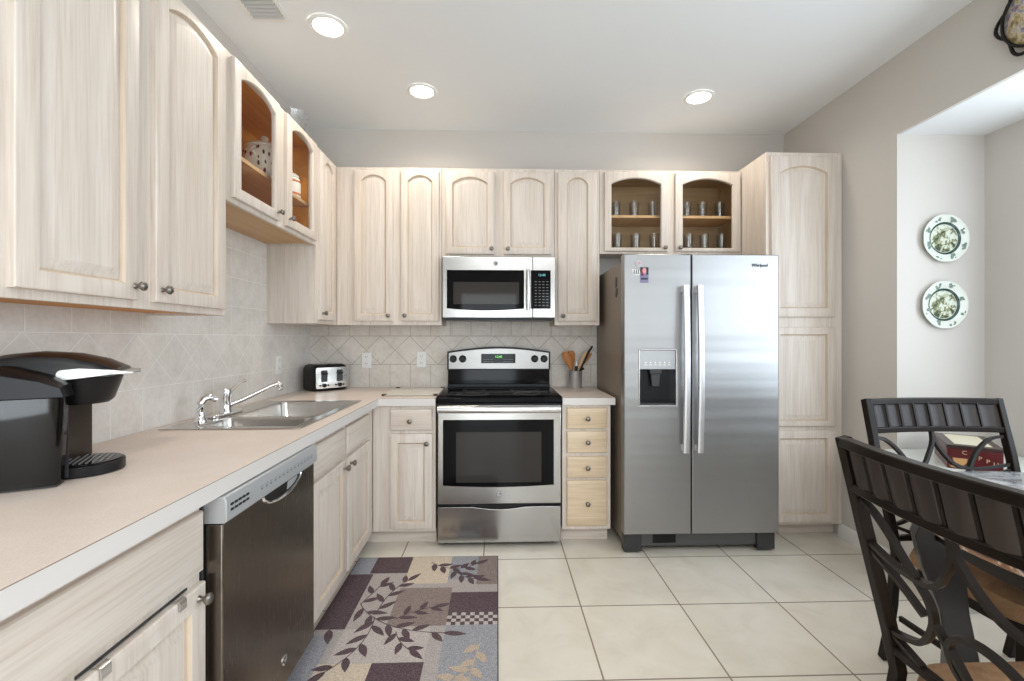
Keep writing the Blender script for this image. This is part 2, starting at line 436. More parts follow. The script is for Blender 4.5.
def door(fn, u0, u1, v0, v1, parent, m='wood_v', rise=0.06, st=0.055, rb=0.055, rt=0.05, t=0.02, glass=False, name='door', label=None, kn=None):
    o = (u0 + st, u1 - st, v0 + rb, v1 - rt)
    R = lambda pts, a: [fn(u, v, a) for u, v in pts]
    rings = [R(outer(u0, u1, v0, v1, rise, 0), 0), R(outer(u0, u1, v0, v1, rise, 0), t - .004), R(outer(u0, u1, v0, v1, rise, .0015), t - .0015), R(outer(u0, u1, v0, v1, rise, .005), t)]
    b = B()
    if glass:
        rings += [R(opening(*o, rise, 0), t), R(opening(*o, rise, .004), t - .006), R(opening(*o, rise, .004), 0)]
        b.loft(rings, False, False)
        n = len(rings[0])
        b.loft([rings[-1], rings[0]], False, False)
        bmesh.ops.remove_doubles(b.bm, verts=b.bm.verts, dist=1e-5)
    else:
        rings += [R(opening(*o, rise, 0), t), R(opening(*o, rise, .004), t - .005), R(opening(*o, rise, .007), t - .0125), R(opening(*o, rise, .010), t - .0125), R(opening(*o, rise, .038), t - .0015), R(opening(*o, rise, .040), t - .0015)]
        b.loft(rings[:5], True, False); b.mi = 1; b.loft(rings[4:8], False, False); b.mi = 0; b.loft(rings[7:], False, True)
        bmesh.ops.remove_doubles(b.bm, verts=b.bm.verts, dist=1e-6)
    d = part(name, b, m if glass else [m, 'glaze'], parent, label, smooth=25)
    if glass:
        g_ = B().prism(opening(*o, rise, -.004), fn, .006, .009)
        part('glass_pane', g_, 'pane', d, 'clear glass pane')
    if kn: knob(fn, kn[0], kn[1], t, d)
    return d

def slab_front(fn, u0, u1, v0, v1, parent, m, name='drawer', t=0.02, kn=None):
    R = lambda i, a: [fn(u, v, a) for u, v in ((u0 + i, v0 + i), (u1 - i, v0 + i), (u1 - i, v1 - i), (u0 + i, v1 - i))]
    b = B().loft([R(0, 0), R(0, t - .008), R(.003, t - .003), R(.010, t)])
    d = part(name, b, m, parent, smooth=25)
    if kn: knob(fn, kn[0], kn[1], t, d)
    return d

def hollow(fnbox, parent, u0, u1, v0, v1, depth, shelf, liner, note):
    """open-fronted glass-door cabinet: fnbox(B,u0,u1,v0,v1,a0,a1) adds a box; a runs out from the wall"""
    c = B(); w_ = .018
    for q in ((u0, u0 + w_, v0, v1, 0.012, depth), (u1 - w_, u1, v0, v1, 0.012, depth), (u0 + w_, u1 - w_, v0 + .02, v0 + .02 + w_, 0.012, depth), (u0 + w_, u1 - w_, v1 - w_, v1, 0.012, depth)): fnbox(c, *q)
    part('carcass', c, 'wood_v', parent)
    l = B(); e = .004
    for q in ((u0 + w_, u0 + w_ + e, v0 + .02 + w_, v1 - w_, .02, depth - .001), (u1 - w_ - e, u1 - w_, v0 + .02 + w_, v1 - w_, .02, depth - .001), (u0 + w_ + e, u1 - w_ - e, v0 + .02 + w_, v0 + .02 + w_ + e, .02, depth - .001), (u0 + w_ + e, u1 - w_ - e, v1 - w_ - e, v1 - w_, .02, depth - .001), (u0 + w_, u1 - w_, v0 + .02 + w_, v1 - w_, .012, .02)): fnbox(l, *q)
    part('lining', l, liner, parent, note + ' inside of the cabinet')
    s_ = B(); fnbox(s_, u0 + w_ + e, u1 - w_ - e, shelf - .018, shelf, .02, depth - .012)
    part('shelf', s_, 'tan_ply', parent, 'tan wooden shelf')

def frame(fn, parent, u0, u1, v0, v1, holes, t=.019, m='wood_v'):
    us = sorted({u0, u1} | {h[0] for h in holes} | {h[1] for h in holes}); vs = sorted({v0, v1} | {h[2] for h in holes} | {h[3] for h in holes})
    b = B().cells(us, vs, lambda u, v: not any(h[0] < u < h[1] and h[2] < v < h[3] for h in holes), fn, -t, 0)
    return part('face_frame', b, m, parent, bevel=.0015)

ZB, ZT = 1.372, 2.458          # wall cabinets
FX, FY = -1.103, 3.210         # their face-frame planes
fL, fB = XF(FX), YF(FY)
def boxL(b, u0, u1, v0, v1, a0, a1): b.box(XL + a0, XL + a1, u0, u1, v0, v1)
def boxB(b, u0, u1, v0, v1, a0, a1): b.box(u0, u1, YB - a1, YB - a0, v0, v1)
DL, DB = FX - .019 - XL, YB - FY - .019

# 1 wall cabinet over the coffee maker, two arched doors
t = thing('wall_cabinet', 'pale pickled-wood wall cabinet with two tall arched doors above the coffee maker', 'cabinet', (XL, 1.46, ZB))
b = B(); boxL(b, 1.02, 1.905, ZB + .02, ZT, .002, DL); boxL(b, 1.02, 1.038, ZB, ZB + .02, .002, DL); boxL(b, 1.887, 1.905, ZB, ZB + .02, .002, DL)
part('carcass', b, 'wood_v', t)
b = B(); boxL(b, 1.0385, 1.8865, ZB + .010, ZB + .0195, .002, DL); part('underside', b, 'amber', t, 'amber stained underside')
frame(fL, t, 1.02, 1.905, ZB, ZT, [])
door(fL, 1.074, 1.437, 1.396, 2.435, t, rise=.040, rt=.026, rb=.045, kn=(1.418, 1.437))
door(fL, 1.506, 1.883, 1.396, 2.435, t, rise=.040, rt=.026, rb=.045, kn=(1.530, 1.437))
# 2 glass cabinet on the left wall
t = thing('glass_cabinet', 'short pickled-wood wall cabinet with two glass doors and amber inside, on the left wall', 'cabinet', (XL, 2.37, 1.845))
hollow(boxL, t, 1.907, 2.845, 1.845, ZT, DL, 2.088, 'amber', 'amber stained')
b = B(); boxL(b, 1.9255, 2.8265, 1.852, 1.8645, .012, DL); part('underside', b, 'tan_ply', t, 'tan plywood underside')
frame(fL, t, 1.907, 2.845, 1.845, ZT, [(1.955, 2.335, 1.895, 2.42), (2.438, 2.78, 1.895, 2.42)])
door(fL, 1.946, 2.345, 1.865, 2.447, t, rise=.042, st=.046, rb=.045, rt=.028, glass=True, kn=(2.318, 1.905))
door(fL, 2.424, 2.815, 1.865, 2.447, t, rise=.042, st=.054, rb=.045, rt=.028, glass=True, kn=(2.445, 1.905))
# 3 corner wall cabinet with one narrow door
t = thing('corner_cabinet', 'tall pickled-wood corner wall cabinet with one narrow arched door beside the glass doors', 'cabinet', (XL, 3.15, ZB))
b = B(); boxL(b, 2.847, YB - .012, ZB, ZT, .002, DL); part('carcass', b, 'wood_v', t)
frame(fL, t, 2.847, 3.209, ZB, ZT, [])
door(fL, 2.878, 3.150, 1.396, 2.435, t, rise=.042, st=.06, rt=.032, kn=(2.902, 1.437))
# 4 back wall, two narrow doors with corner filler
t = thing('wall_cabinet', 'pickled-wood wall cabinet with two narrow arched doors between corner and microwave', 'cabinet', (-.75, YB, ZB))
b = B(); boxB(b, FX - .018, -.386, ZB + .02, ZT, .002, DB); boxB(b, -.404, -.386, ZB, ZB + .02, .002, DB); part('carcass', b, 'wood_v', t)
frame(fB, t, FX + .0005, -.386, ZB, ZT, [])
door(fB, -.980, -.718, 1.400, 2.432, t, rise=.043, st=.045, rt=.030, rb=.045, kn=(-.745, 1.436))
door(fB, -.662, -.402, 1.400, 2.432, t, rise=.043, st=.045, rt=.030, rb=.045, kn=(-.632, 1.436))
# 5 over the microwave
t = thing('wall_cabinet', 'short pickled-wood wall cabinet with two arched doors directly above the microwave', 'cabinet', (0, YB, 1.835))
b = B(); boxB(b, -.384, .396, 1.837, ZT, .002, DB); part('carcass', b, 'wood_v', t)
frame(fB, t, -.384, .396, 1.835, ZT, [])
door(fB, -.356, -.022, 1.862, 2.430, t, rise=.043, st=.045, rt=.036, rb=.045, kn=(-.040, 1.897))
door(fB, .043, .372, 1.862, 2.430, t, rise=.043, st=.045, rt=.036, rb=.045, kn=(.072, 1.897))
# 6 narrow, right of the microwave
t = thing('wall_cabinet', 'narrow pickled-wood wall cabinet with a single arched door right of the microwave', 'cabinet', (.56, YB, ZB))
b = B(); boxB(b, .398, .712, ZB + .02, ZT, .002, DB); boxB(b, .398, .416, ZB, ZB + .02, .002, DB); boxB(b, .694, .712, ZB, ZB + .02, .002, DB); part('carcass', b, 'wood_v', t)
frame(fB, t, .398, .712, ZB, ZT, [])
door(fB, .420, .690, 1.400, 2.434, t, rise=.050, st=.060, rt=.036, rb=.050, kn=(.452, 1.436))
# 7 glass cabinet over the refrigerator
t = thing('glass_cabinet', 'pickled-wood wall cabinet with two glass doors of tumblers above the refrigerator', 'cabinet', (1.22, YB, 1.872))
hollow(boxB, t, .714, 1.718, 1.872, ZT, DB, 2.152, 'lining_olive', 'brown stained')
frame(fB, t, .714, 1.718, 1.872, ZT, [(.775, 1.165, 1.900, 2.42), (1.275, 1.672, 1.900, 2.42)])
door(fB, .745, 1.190, 1.888, 2.438, t, rise=.043, st=.045, rb=.022, rt=.036, glass=True, kn=(1.165, 1.912))
door(fB, 1.243, 1.703, 1.888, 2.438, t, rise=.043, st=.050, rb=.022, rt=.036, glass=True, kn=(1.272, 1.912))
# 8 pantry
FPY = 2.91; fP = YF(FPY)
t = thing('pantry_cabinet', 'full-height pickled-wood pantry cabinet with three stacked doors beside the refrigerator', 'cabinet', (1.97, YB, 0))
part('carcass', B().box(1.720, XR - .003, FPY + .019, YB - .002, 0.09, 2.474), 'wood_v', t)
part('toe_kick', B().box(1.724, XR - .003, FPY + .075, YB - .002, 0.001, 0.09), 'wood_x', t)
frame(fP, t, 1.720, XR - .003, 0.085, 2.474, [])
door(fP, 1.747, 2.164, 1.418, 2.446, t, rise=.045, rt=.062, st=.052)
door(fP, 1.747, 2.164, 0.718, 1.352, t, rise=0, st=.052, rb=.035, rt=.045)
door(fP, 1.747, 2.164, 0.105, 0.692, t, rise=0, st=.052, rb=.05, rt=.05)

# ------------------------------------------------------------------ base cabinets
BX, BY = -.765, 2.860
gL, gB = XF(BX), YF(BY)
HB = .868
# left foreground
t = thing('base_cabinet', 'whitewashed base cabinet with wide drawer under the coffee maker counter', 'cabinet', (-1.1, .72, 0))
part('carcass', B().box(XL + .002, BX - .019, .25, 1.212, .10, HB), 'wood_v', t)
part('toe_kick', B().box(XL + .002, BX - .075, .25, 1.212, .001, .10), 'wood_y', t)
frame(gL, t, .25, 1.212, .10, HB, [])
slab_front(gL, .28, 1.203, .690, .842, t, 'wood_y')
d = door(gL, .70, 1.208, .115, .660, t, rise=0, kn=(1.178, .630))
door(gL, .28, .69, .115, .660, t, rise=0)
t = thing('over_door_towel_bar', 'silver over-the-door towel bar hooked on the foreground cabinet door', 'towel bar', (BX + .01, 1.0, .66))
for y in (.90, 1.115):
    b = B().flat([(BX + .003, y, .6622), (BX + .008, y, .6645), (BX + .016, y, .6645), (BX + .0225, y, .661), (BX + .0235, y, .655), (BX + .0235, y, .640)], (0, 1, 0), .0025, .024)
    part('hook', b, 'handle_steel', t)
part('bar', B().box(BX + .001, BX + .0035, .86, 1.16, .6625, .668), 'darkgrey', t, 'dark flat bar along the door top')
# sink base
t = thing('sink_cabinet', 'whitewashed sink base cabinet with two false drawer fronts and two doors', 'cabinet', (-1.1, 2.3, 0))
b = B()
for q in ((1.836, 1.854), (2.76, 2.778)): b.box(XL + .002, BX - .019, q[0], q[1], .10, HB)
b.box(XL + .002, BX - .019, 1.854, 2.76, .10, .118).box(XL + .002, XL + .014, 1.854, 2.76, .118, HB)
part('carcass', b, 'wood_v', t)
part('toe_kick', B().box(XL + .002, BX - .075, 1.836, 2.778, .001, .10), 'wood_y', t)
frame(gL, t, 1.836, 2.856, .10, HB, [])
slab_front(gL, 1.905, 2.300, .705, .838, t, 'wood_y', 'drawer_front')
slab_front(gL, 2.340, 2.745, .705, .838, t, 'wood_y', 'drawer_front')
door(gL, 1.905, 2.300, .115, .684, t, rise=0, kn=(2.270, .650))
door(gL, 2.337, 2.750, .115, .684, t, rise=0, kn=(2.367, .650))
# back-left base
t = thing('base_cabinet', 'pickled-wood base cabinet with one drawer and door left of the range', 'cabinet', (-.57, 3.2, 0))
part('carcass', B().box(BX + .002, -.380, BY + .019, YB - .002, .10, HB), 'wood_v', t)
part('toe_kick', B().box(BX - .06, -.384, BY + .07, YB - .002, .001, .10), 'wood_x', t)
frame(gB, t, BX + .001, -.380, .095, HB, [])
slab_front(gB, -.655, -.400, .718, .848, t, 'wood_x', kn=(-.533, .776))
door(gB, -.655, -.400, .115, .697, t, rise=0, st=.045, rb=.042, rt=.055, kn=(-.430, .640))
# four-drawer stack
t = thing('drawer_cabinet', 'narrow base cabinet with four pale wooden drawers between range and refrigerator', 'cabinet', (.55, 3.2, 0))
part('carcass', B().box(.402, .704, BY + .019, YB - .002, .10, HB), 'wood_v', t)
part('toe_kick', B().box(.404, .700, BY + .07, YB - .002, .001, .10), 'wood_x', t)
frame(gB, t, .402, .704, .095, HB, [])
for z0, z1, zk in ((.722, .850, .786), (.572, .706, .640), (.418, .549, .482), (.120, .402, .262)):
    slab_front(gB, .429, .680, z0, z1, t, 'wood_warm', kn=(.556, zk))
# counters
ident = lambda u, v, a: (u, v, a)
CE = -.724
b = B().cells([XL + .011, -1.305, -.825, CE, -.379], [.25, 1.925, 2.69, 2.838, YB - .011],
              lambda u, v: (u < CE or v > 2.838) and not (-1.305 < u < -.825 and 1.925 < v < 2.69), ident, .869, .914)
counter = solo('countertop', b, 'laminate', 'long L-shaped peach laminate countertop holding the sink and coffee maker', 'countertop', (-1.0, 2.0, .869), bevel=.001)
def band(segs, parent):
    b = B()
    for q in segs: b.box(q[0], q[1], q[2], q[3], .869, .9125)
    part('edge_band', b, 'laminate_edge', parent, 'grey-white laminate edge strip')
    b = B()
    for q in segs: b.box(q[0], q[1], q[2], q[3], .9126, .9139)
    part('edge_seam', b, 'seam', parent, 'thin dark seam')
band(((CE, CE + .0016, .25, 2.8364), (CE, -.379, 2.8364, 2.838)), counter)
b = B().box(.402, .727, 2.838, YB - .011, .869, .914)
ct2 = solo('countertop', b, 'laminate', 'short peach laminate countertop under the utensil crock beside the refrigerator', 'countertop', (.56, 3.18, .869), bevel=.001)
band(((.402, .727, 2.8364, 2.838), (.727, .7286, 2.8364, YB - .011)), ct2)

# ------------------------------------------------------------------ sink, faucet, sprayer
def rr(u0, u1, v0, v1, r, n=5):
    pts = []
    for cx, cy, a0 in ((u1 - r, v0 + r, -90), (u1 - r, v1 - r, 0), (u0 + r, v1 - r, 90), (u0 + r, v0 + r, 180)):
        for k in range(n + 1):
            a = math.radians(a0 + 90 * k / n); pts.append((cx + r * math.cos(a), cy + r * math.sin(a)))
    return pts
t = thing('kitchen_sink', 'double-bowl stainless steel drop-in sink in the left counter', 'sink', (-1.06, 2.3, .914))
SX0, SX1, SY0, SY1 = -1.352, -.792, 1.885, 2.725
bowls = [(-1.235, -.835, 1.935, 2.135, .14), (-1.235, -.835, 2.172, 2.685, .19)]
b = B()
us = [SX0, -1.235, -.835, SX1]; vs = [SY0, 1.935, 2.135, 2.172, 2.685, SY1]
b.cells(us, vs, lambda u, v: not any(q[0] < u < q[1] and q[2] < v < q[3] for q in bowls), ident, .9145, .9195)
part('rim', b, 'sink_steel', t, bevel=.002)
for (x0, x1, y0, y1, dp) in bowls:
    b = B()
    P = lambda i, z, r: [(u, v, z) for u, v in rr(x0 + i, x1 - i, y0 + i, y1 - i, r)]
    rings = [P(-.002, .9198, .03), P(.003, .9175, .035), P(.006, .905, .04), P(.012, .914 - dp + .04, .05), P(.03, .914 - dp + .006, .06), P(.05, .914 - dp, .05)]
    b.loft(rings, False, True)
    # corner fillers between square cut-out and rounded bowl
    part('bowl', b, 'sink_steel', t)
    c = Vector(((x0 + x1) / 2, (y0 + y1) / 2, .914 - dp))
    b = B().lathe([(.042, .0005), (.042, .004), (.034, .005), (.030, .002), (.008, .002), (.006, .006), (.001, .007)], c, (0, 0, 1), 24)
    part('drain', b, 'chrome', t)
# faucet
t = thing('faucet', 'single-lever chrome faucet standing on the back of the sink', 'faucet', (-1.285, 2.23, .9198))
FXC, FYC = -1.285, 2.23
part('base', B().prism(rr(FXC - .028, FXC + .028, FYC - .115, FYC + .115, .027), ident, .920, .932), 'chrome', t, bevel=.003)
b = B().lathe([(.027, .930), (.027, .936), (.024, .942), (.024, 1.000), (.0255, 1.003), (.0255, 1.032), (.022, 1.043), (.010, 1.047)], (FXC, FYC, 0), (0, 0, 1), 28)
part('body', b, 'chrome', t)
b = B().tube([(FXC + .015, FYC + .010, .965), (FXC + .06, FYC + .038, .986), (FXC + .12, FYC + .076, 1.020), (FXC + .165, FYC + .105, 1.046), (FXC + .188, FYC + .119, 1.053), (FXC + .20, FYC + .127, 1.049)], [.0115, .011, .010, .0105, .0115, .012], 14)
b.lathe([(.012, 0), (.014, .004), (.014, .028), (.010, .030)], (FXC + .195, FYC + .124, 1.021), (0, 0, 1), 16)
part('spout', b, 'chrome', t)
b = B().tube([(FXC, FYC + .018, 1.018), (FXC - .002, FYC + .07, 1.040), (FXC - .004, FYC + .125, 1.064), (FXC - .004, FYC + .172, 1.066)], [.010, .0075, .0075, .009], 12)
part('lever', b, 'chrome', t)
# side sprayer
t = thing('side_sprayer', 'small chrome side sprayer standing left of the faucet', 'sprayer', (-1.285, 2.045, .9198))
SYC = 2.045
part('base', B().lathe([(.026, .9198), (.026, .925), (.021, .934), (.017, .945), (.015, .960)], (FXC, SYC, 0), (0, 0, 1), 20), 'chrome', t)
b = B().tube([(FXC, SYC, .955), (FXC - .001, SYC - .003, .975), (FXC, SYC - .002, .998), (FXC + .006, SYC + .008, 1.016), (FXC + .018, SYC + .024, 1.022), (FXC + .030, SYC + .040, 1.014)], [.012, .0135, .016, .017, .015, .012], 14)
b.lathe([(.013, 0), (.015, .003), (.015, .012), (.011, .014)], (FXC + .030, SYC + .040, 1.016), (.55, .7, -.6), 14)
part('head', b, 'chrome', t)

# ------------------------------------------------------------------ dishwasher
t = thing('dishwasher', 'stainless steel dishwasher under the left counter', 'dishwasher', (-1.05, 1.52, 0))
part('body', B().box(XL + .03, -.764, 1.222, 1.826, .10, .862), 'darkgrey', t, bevel=.002)
part('toe_kick', B().box(XL + .05, -.835, 1.225, 1.823, .002, .10), 'black', t)
part('door', B().box(-.763, -.716, 1.228, 1.830, .115, .795), 'dw_steel', t, bevel=.004)
DWF = XF(-.716)
b = B().prism([(-.765, .797), (-.712, .797), (-.704, .803), (-.706, .858), (-.712, .866), (-.765, .866)], lambda u, v, a: (u, a, v), 1.226, 1.832)
cp = part('control_panel', b, 'silver', t, 'silver control strip with printed buttons', bevel=.002)
f2 = XF(-.7045)
b = B()
for r in range(2):
    for k in range(5):
        b.prism(rr(1.245 + .019 * k, 1.260 + .019 * k, .824 + .014 * r, .8305 + .014 * r, .003, 3), f2, -.002, .0007)
part('vent_slot', b, 'black', cp)
b = B()
for k in range(14):
    u = 1.40 + k * .028
    b.box(-.7046, -.7040, u, u + .016, .838, .8395).box(-.7046, -.7040, u + .003, u + .013, .828, .8335)
part('button_print', b, 'midgrey', cp)
pts = [(1.43, .796)] + [(1.565 + .135 * math.cos(PI + PI * k / 16), .796 - .040 * math.sin(PI * k / 16)) for k in range(17)] + [(1.70, .796)]
b = B().prism(pts[1:-1], DWF, -.003, .001); hp = part('pocket_handle', b, 'black', t, 'scooped pocket handle under the strip')
b = B().tube([DWF(u, v, .003) for u, v in pts[1:-1]], .005, 8); part('lip', b, 'chrome', hp)
b = B().prism([(1.565 + .11 * math.cos(PI + PI * k / 12) + .0, .794 - .028 * math.sin(PI * k / 12)) for k in range(7, 13)] + [(1.60, .794)], DWF, .001, .002); part('scoop', b, 'silver', hp)
b = B().lathe([(.017, 0), (.017, .002), (.015, .003)], DWF(1.576, .2, 0), (1, 0, 0), 24)
lg = part('emblem', b, 'chrome', t, 'small round silver emblem')
b = B().tube([DWF(1.576 + .009 * math.cos(a / 8 * PI), .2 + .009 * math.sin(a / 8 * PI), .0035) for a in range(3, 14)], .0014, 6); part('emblem_mark', b, 'darkgrey', lg)

# ------------------------------------------------------------------ range
t = thing('range', 'freestanding stainless steel electric range with black glass cooktop', 'stove', (.012, 3.15, 0))
RX0, RX1 = -.372, .396; RY = 2.862
part('body', B().box(RX0 + .004, RX1 - .004, RY, 3.49, .03, .886), 'black', t, bevel=.002)
for x in (RX0 + .05, RX1 - .05):
    for y in (RY + .05, 3.43): part('levelling_foot', B().lathe([(.018, .001), (.018, .030)], (x, y, 0), (0, 0, 1), 12), 'black', t)
b = B().prism([(RY - .016, .880), (RY - .022, .890), (RY - .018, .912), (RY - .006, .921), (3.40, .921), (3.40, .884)], lambda u, v, a: (a, u, v), RX0 - .004, RX1 + .004)
ct = part('cooktop', b, 'gloss_black', t, 'glossy black glass cooktop', bevel=.002)
for x, y, r in ((-.16, 3.01, .105), (.19, 3.01, .085), (-.16, 3.24, .080), (.19, 3.24, .105)):
    b = B()
    for q in (r, r - .012):
        pts = [(x + q * math.cos(2 * PI * k / 40), y + q * math.sin(2 * PI * k / 40), .9212) for k in range(41)]
        b.loft([[Vector(p) for p in pts], [Vector((x + (q - .0015) * math.cos(2 * PI * k / 40), y + (q - .0015) * math.sin(2 * PI * k / 40), .9214)) for k in range(41)]], False, False, False)
    part('burner_ring', b, 'midgrey', ct)
# backguard
yb = 3.43; fG = YF(yb)
b = B().box(-.366, .388, yb + .005, 3.495, .922, 1.06)
bgm = part('backguard', b, 'gloss_black', t, 'glossy black lower backguard')
part('ledge', B().box(-.366, .388, yb - .018, yb + .004, .922, .945), 'black', bgm, bevel=.003)
def arch(u0, u1, z0, z1, rise, n=18):
    return [(u0, z0), (u1, z0)] + [(u1 - (u1 - u0) * k / n, z1 + rise * math.sin(PI * k / n)) for k in range(n + 1)]
b = B().prism(arch(-.370, .392, 1.048, 1.183, .036), fG, -.065, .012)
cp = part('control_housing', b, 'black', t, 'black arched console housing', bevel=.003)
b = B().prism(arch(-.358, .380, 1.056, 1.174, .032), fG, .010, .016)
pn = part('control_panel', b, 'steel_dim', t, 'stainless console panel', bevel=.001)
b = B().prism(rr(-.120, .133, 1.098, 1.167, .004), fG, .015, .0185); ds = part('display', b, 'gloss_black', pn)
M['green'] = mat('green_digits', (0.02, 0.1, 0.01, 1), .5, emit=(.25, 1, .1, 1), estr=1.2)
fT = lambda du, dv, a0: (lambda u, v, a: (du + u, yb - a0 - a, dv + v))
part('clock_digits', B().text('12:40', .024, fT(.008, 1.145, .0187)), 'green', ds)
for sx in (-.10, .045):
    b = B()
    for r in range(2):
        for k in range(5): b.box(sx + k * .015 - .002, sx + k * .015 + .008, yb - .0191, yb - .0186, 1.108 + r * .016, 1.1115 + r * .016)
    part('key_print', b, 'midgrey', ds)
for x in (-.325, -.256, .276, .345):
    b = B().lathe([(.027, .016), (.027, .019), (.0225, .022), (.020, .042), (.018, .044), (.002, .044)], (x, yb, 1.130), (0, -1, 0), 28)
    b2 = B().box(x - .0045, x + .0045, yb - .050, yb - .040, 1.112, 1.149)
    k_ = part('control_knob', b, 'black', pn)
    k2 = part('grip', b2, 'black', t, bevel=.002); k2.parent = pn
# oven door
ry = RY - .002; fO = YF(ry)
def curvebot(u0, u1, z0, z1, sag, n=14):
    return [(u0 + (u1 - u0) * k / n, z0 - sag * math.sin(PI * k / n)) for k in range(n + 1)] + [(u1, z1), (u0, z1)]
od = part('oven_door', B().box(RX0 + .008, RX1 - .004, ry - .030, ry, .268, .872), 'steel_x', t, bevel=.005)
b = B().prism(curvebot(-.332, .346, .383, .783, .012), fO, .028, .032); og = part('oven_glass', b, 'dark_glass', od, 'black oven door glass')
part('oven_window', B().prism(rr(-.252, .270, .400, .708, .006), fO, .0315, .0325), 'mesh_glass', od, 'grey see-through oven window')
b = B()
for x in (-.340, .362): b.box(x - .010, x + .010, ry - .062, ry - .028, .836, .862)
part('handle_mount', b, 'steel_x', od)
pts = [(-.362 + .746 * k / 12, ry - .062 - .012 * math.sin(PI * k / 12), .850) for k in range(13)]
b = B().sweep(pts, [(.012 * math.cos(2 * PI * k / 16), .021 * math.sin(2 * PI * k / 16)) for k in range(16)], (0, 0, 1))
part('oven_handle', b, 'handle_steel', od)
b = B().lathe([(.016, .030), (.016, .032), (.014, .033)], (.010, ry, .328), (0, -1, 0), 28); em = part('emblem', b, 'midgrey', od, 'small round emblem')
b = B().tube([(.010 + .010 * math.cos(a * PI / 10), ry - .0335, .328 + .010 * math.sin(a * PI / 10)) for a in range(3, 19)], .0014, 6)
b.tube([(.004, ry - .0335, .325), (.010, ry - .0335, .331), (.015, ry - .0335, .324)], .0012, 6); part('emblem_mark', b, 'white', em)
# storage drawer with dipped top edge
n = 24
top = []
for k in range(n + 1):
    s_ = k / n; x = RX1 - .006 - (RX1 - RX0 - .014) * s_
    dip = .016 * max(0.0, math.sin(PI * (s_ - .28) / .44)) if .28 < s_ < .72 else 0
    top.append((x, .249 - dip))
b = B().prism([(RX0 + .008, .030), (RX1 - .006, .030)] + top, YF(ry), 0, .026)
part('storage_drawer', b, 'steel_x', t, bevel=.003)

# ------------------------------------------------------------------ over-the-range microwave
t = thing('microwave', 'stainless over-the-range microwave mounted above the stove', 'microwave', (.012, YB, 1.418))
my = 3.150; fM = YF(my)
part('body', B().box(-.368, .390, my, YB - .012, 1.412, 1.832), 'darkgrey', t, bevel=.002)
part('vent_grille', B().box(-.350, .372, my - .01, my + .2, 1.402, 1.4115), 'black', t)
b = B().prism(rr(-.370, .238, 1.420, 1.832, .006), fM, .001, .030); dr = part('door', b, 'steel_x', t, bevel=.003)
part('control_side', B().prism(rr(.2385, .392, 1.420, 1.832, .006), fM, .001, .030), 'steel_x', t, bevel=.003)
b = B().prism(curvebot(-.340, .180, 1.482, 1.741, .014), fM, .029, .0325); part('door_glass', b, 'dark_glass', dr, 'black microwave glass')
part('window', B().prism(rr(-.296, .146, 1.512, 1.660, .004), fM, .032, .0332), 'mesh_glass', dr, 'grey microwave window')
b = B().sweep([(.207, my - .050 - .012 * math.sin(PI * k / 12), 1.475 + .268 * k / 12) for k in range(13)], [(.013 * math.cos(2 * PI * k / 14), .009 * math.sin(2 * PI * k / 14)) for k in range(14)], (0, 1, 0))
hd = part('handle', b, 'handle_steel', dr)
b = B()
for z in (1.485, 1.735): b.box(.198, .216, my - .05, my - .028, z - .008, z + .008)
part('handle_mount', b, 'steel_x', t).parent = hd if False else t
pnl = part('keypad', B().prism(rr(.226, .360, 1.482, 1.741, .004), fM, .029, .0325), 'gloss_black', t, 'black keypad panel')
M['cyan'] = mat('teal_clock_digits', (0.02, 0.08, 0.09, 1), .5, emit=(.3, .9, .95, 1), estr=.7)
part('clock_digits', B().text('12:40', .022, lambda u, v, a: (.300 + u, my - .0327 - a, 1.708 + v)), 'cyan', pnl)
b = B()
for r in range(9):
    for k in range(4): b.box(.252 + k * .026, .266 + k * .026, my - .0330, my - .0324, 1.502 + r * .020, 1.5055 + r * .020)
part('key_print', b, 'midgrey', pnl)
b = B().lathe([(.015, .030), (.015, .0315), (.013, .0325)], (-.012, my, 1.787), (0, -1, 0), 24); em = part('emblem', b, 'midgrey', dr, 'small round emblem')
b = B().tube([(-.012 + .009 * math.cos(a * PI / 8), my - .033, 1.787 + .009 * math.sin(a * PI / 8)) for a in range(2, 14)], .0012, 6); part('emblem_mark', b, 'white', em) if False else part('emblem_mark', b, 'white', dr)

# ------------------------------------------------------------------ refrigerator
t = thing('refrigerator', 'side-by-side stainless steel refrigerator with water dispenser', 'refrigerator', (1.21, 3.08, 0))
fy = 2.702
part('cabinet', B().box(.752, 1.668, 2.775, 3.46, .055, 1.745), 'taupe', t, 'taupe painted cabinet sides', bevel=.004)
for x in (.80, 1.62):
    for y in (2.83, 3.38): part('roller', B().lathe([(.022, .001), (.022, .056)], (x, y, 0), (0, 0, 1), 12), 'black', t)
for x0, x1 in ((.755, .875), (1.545, 1.665)): part('hinge_cover', B().box(x0, x1, 2.735, 2.83, 1.7455, 1.772), 'darkgrey', t, bevel=.003)
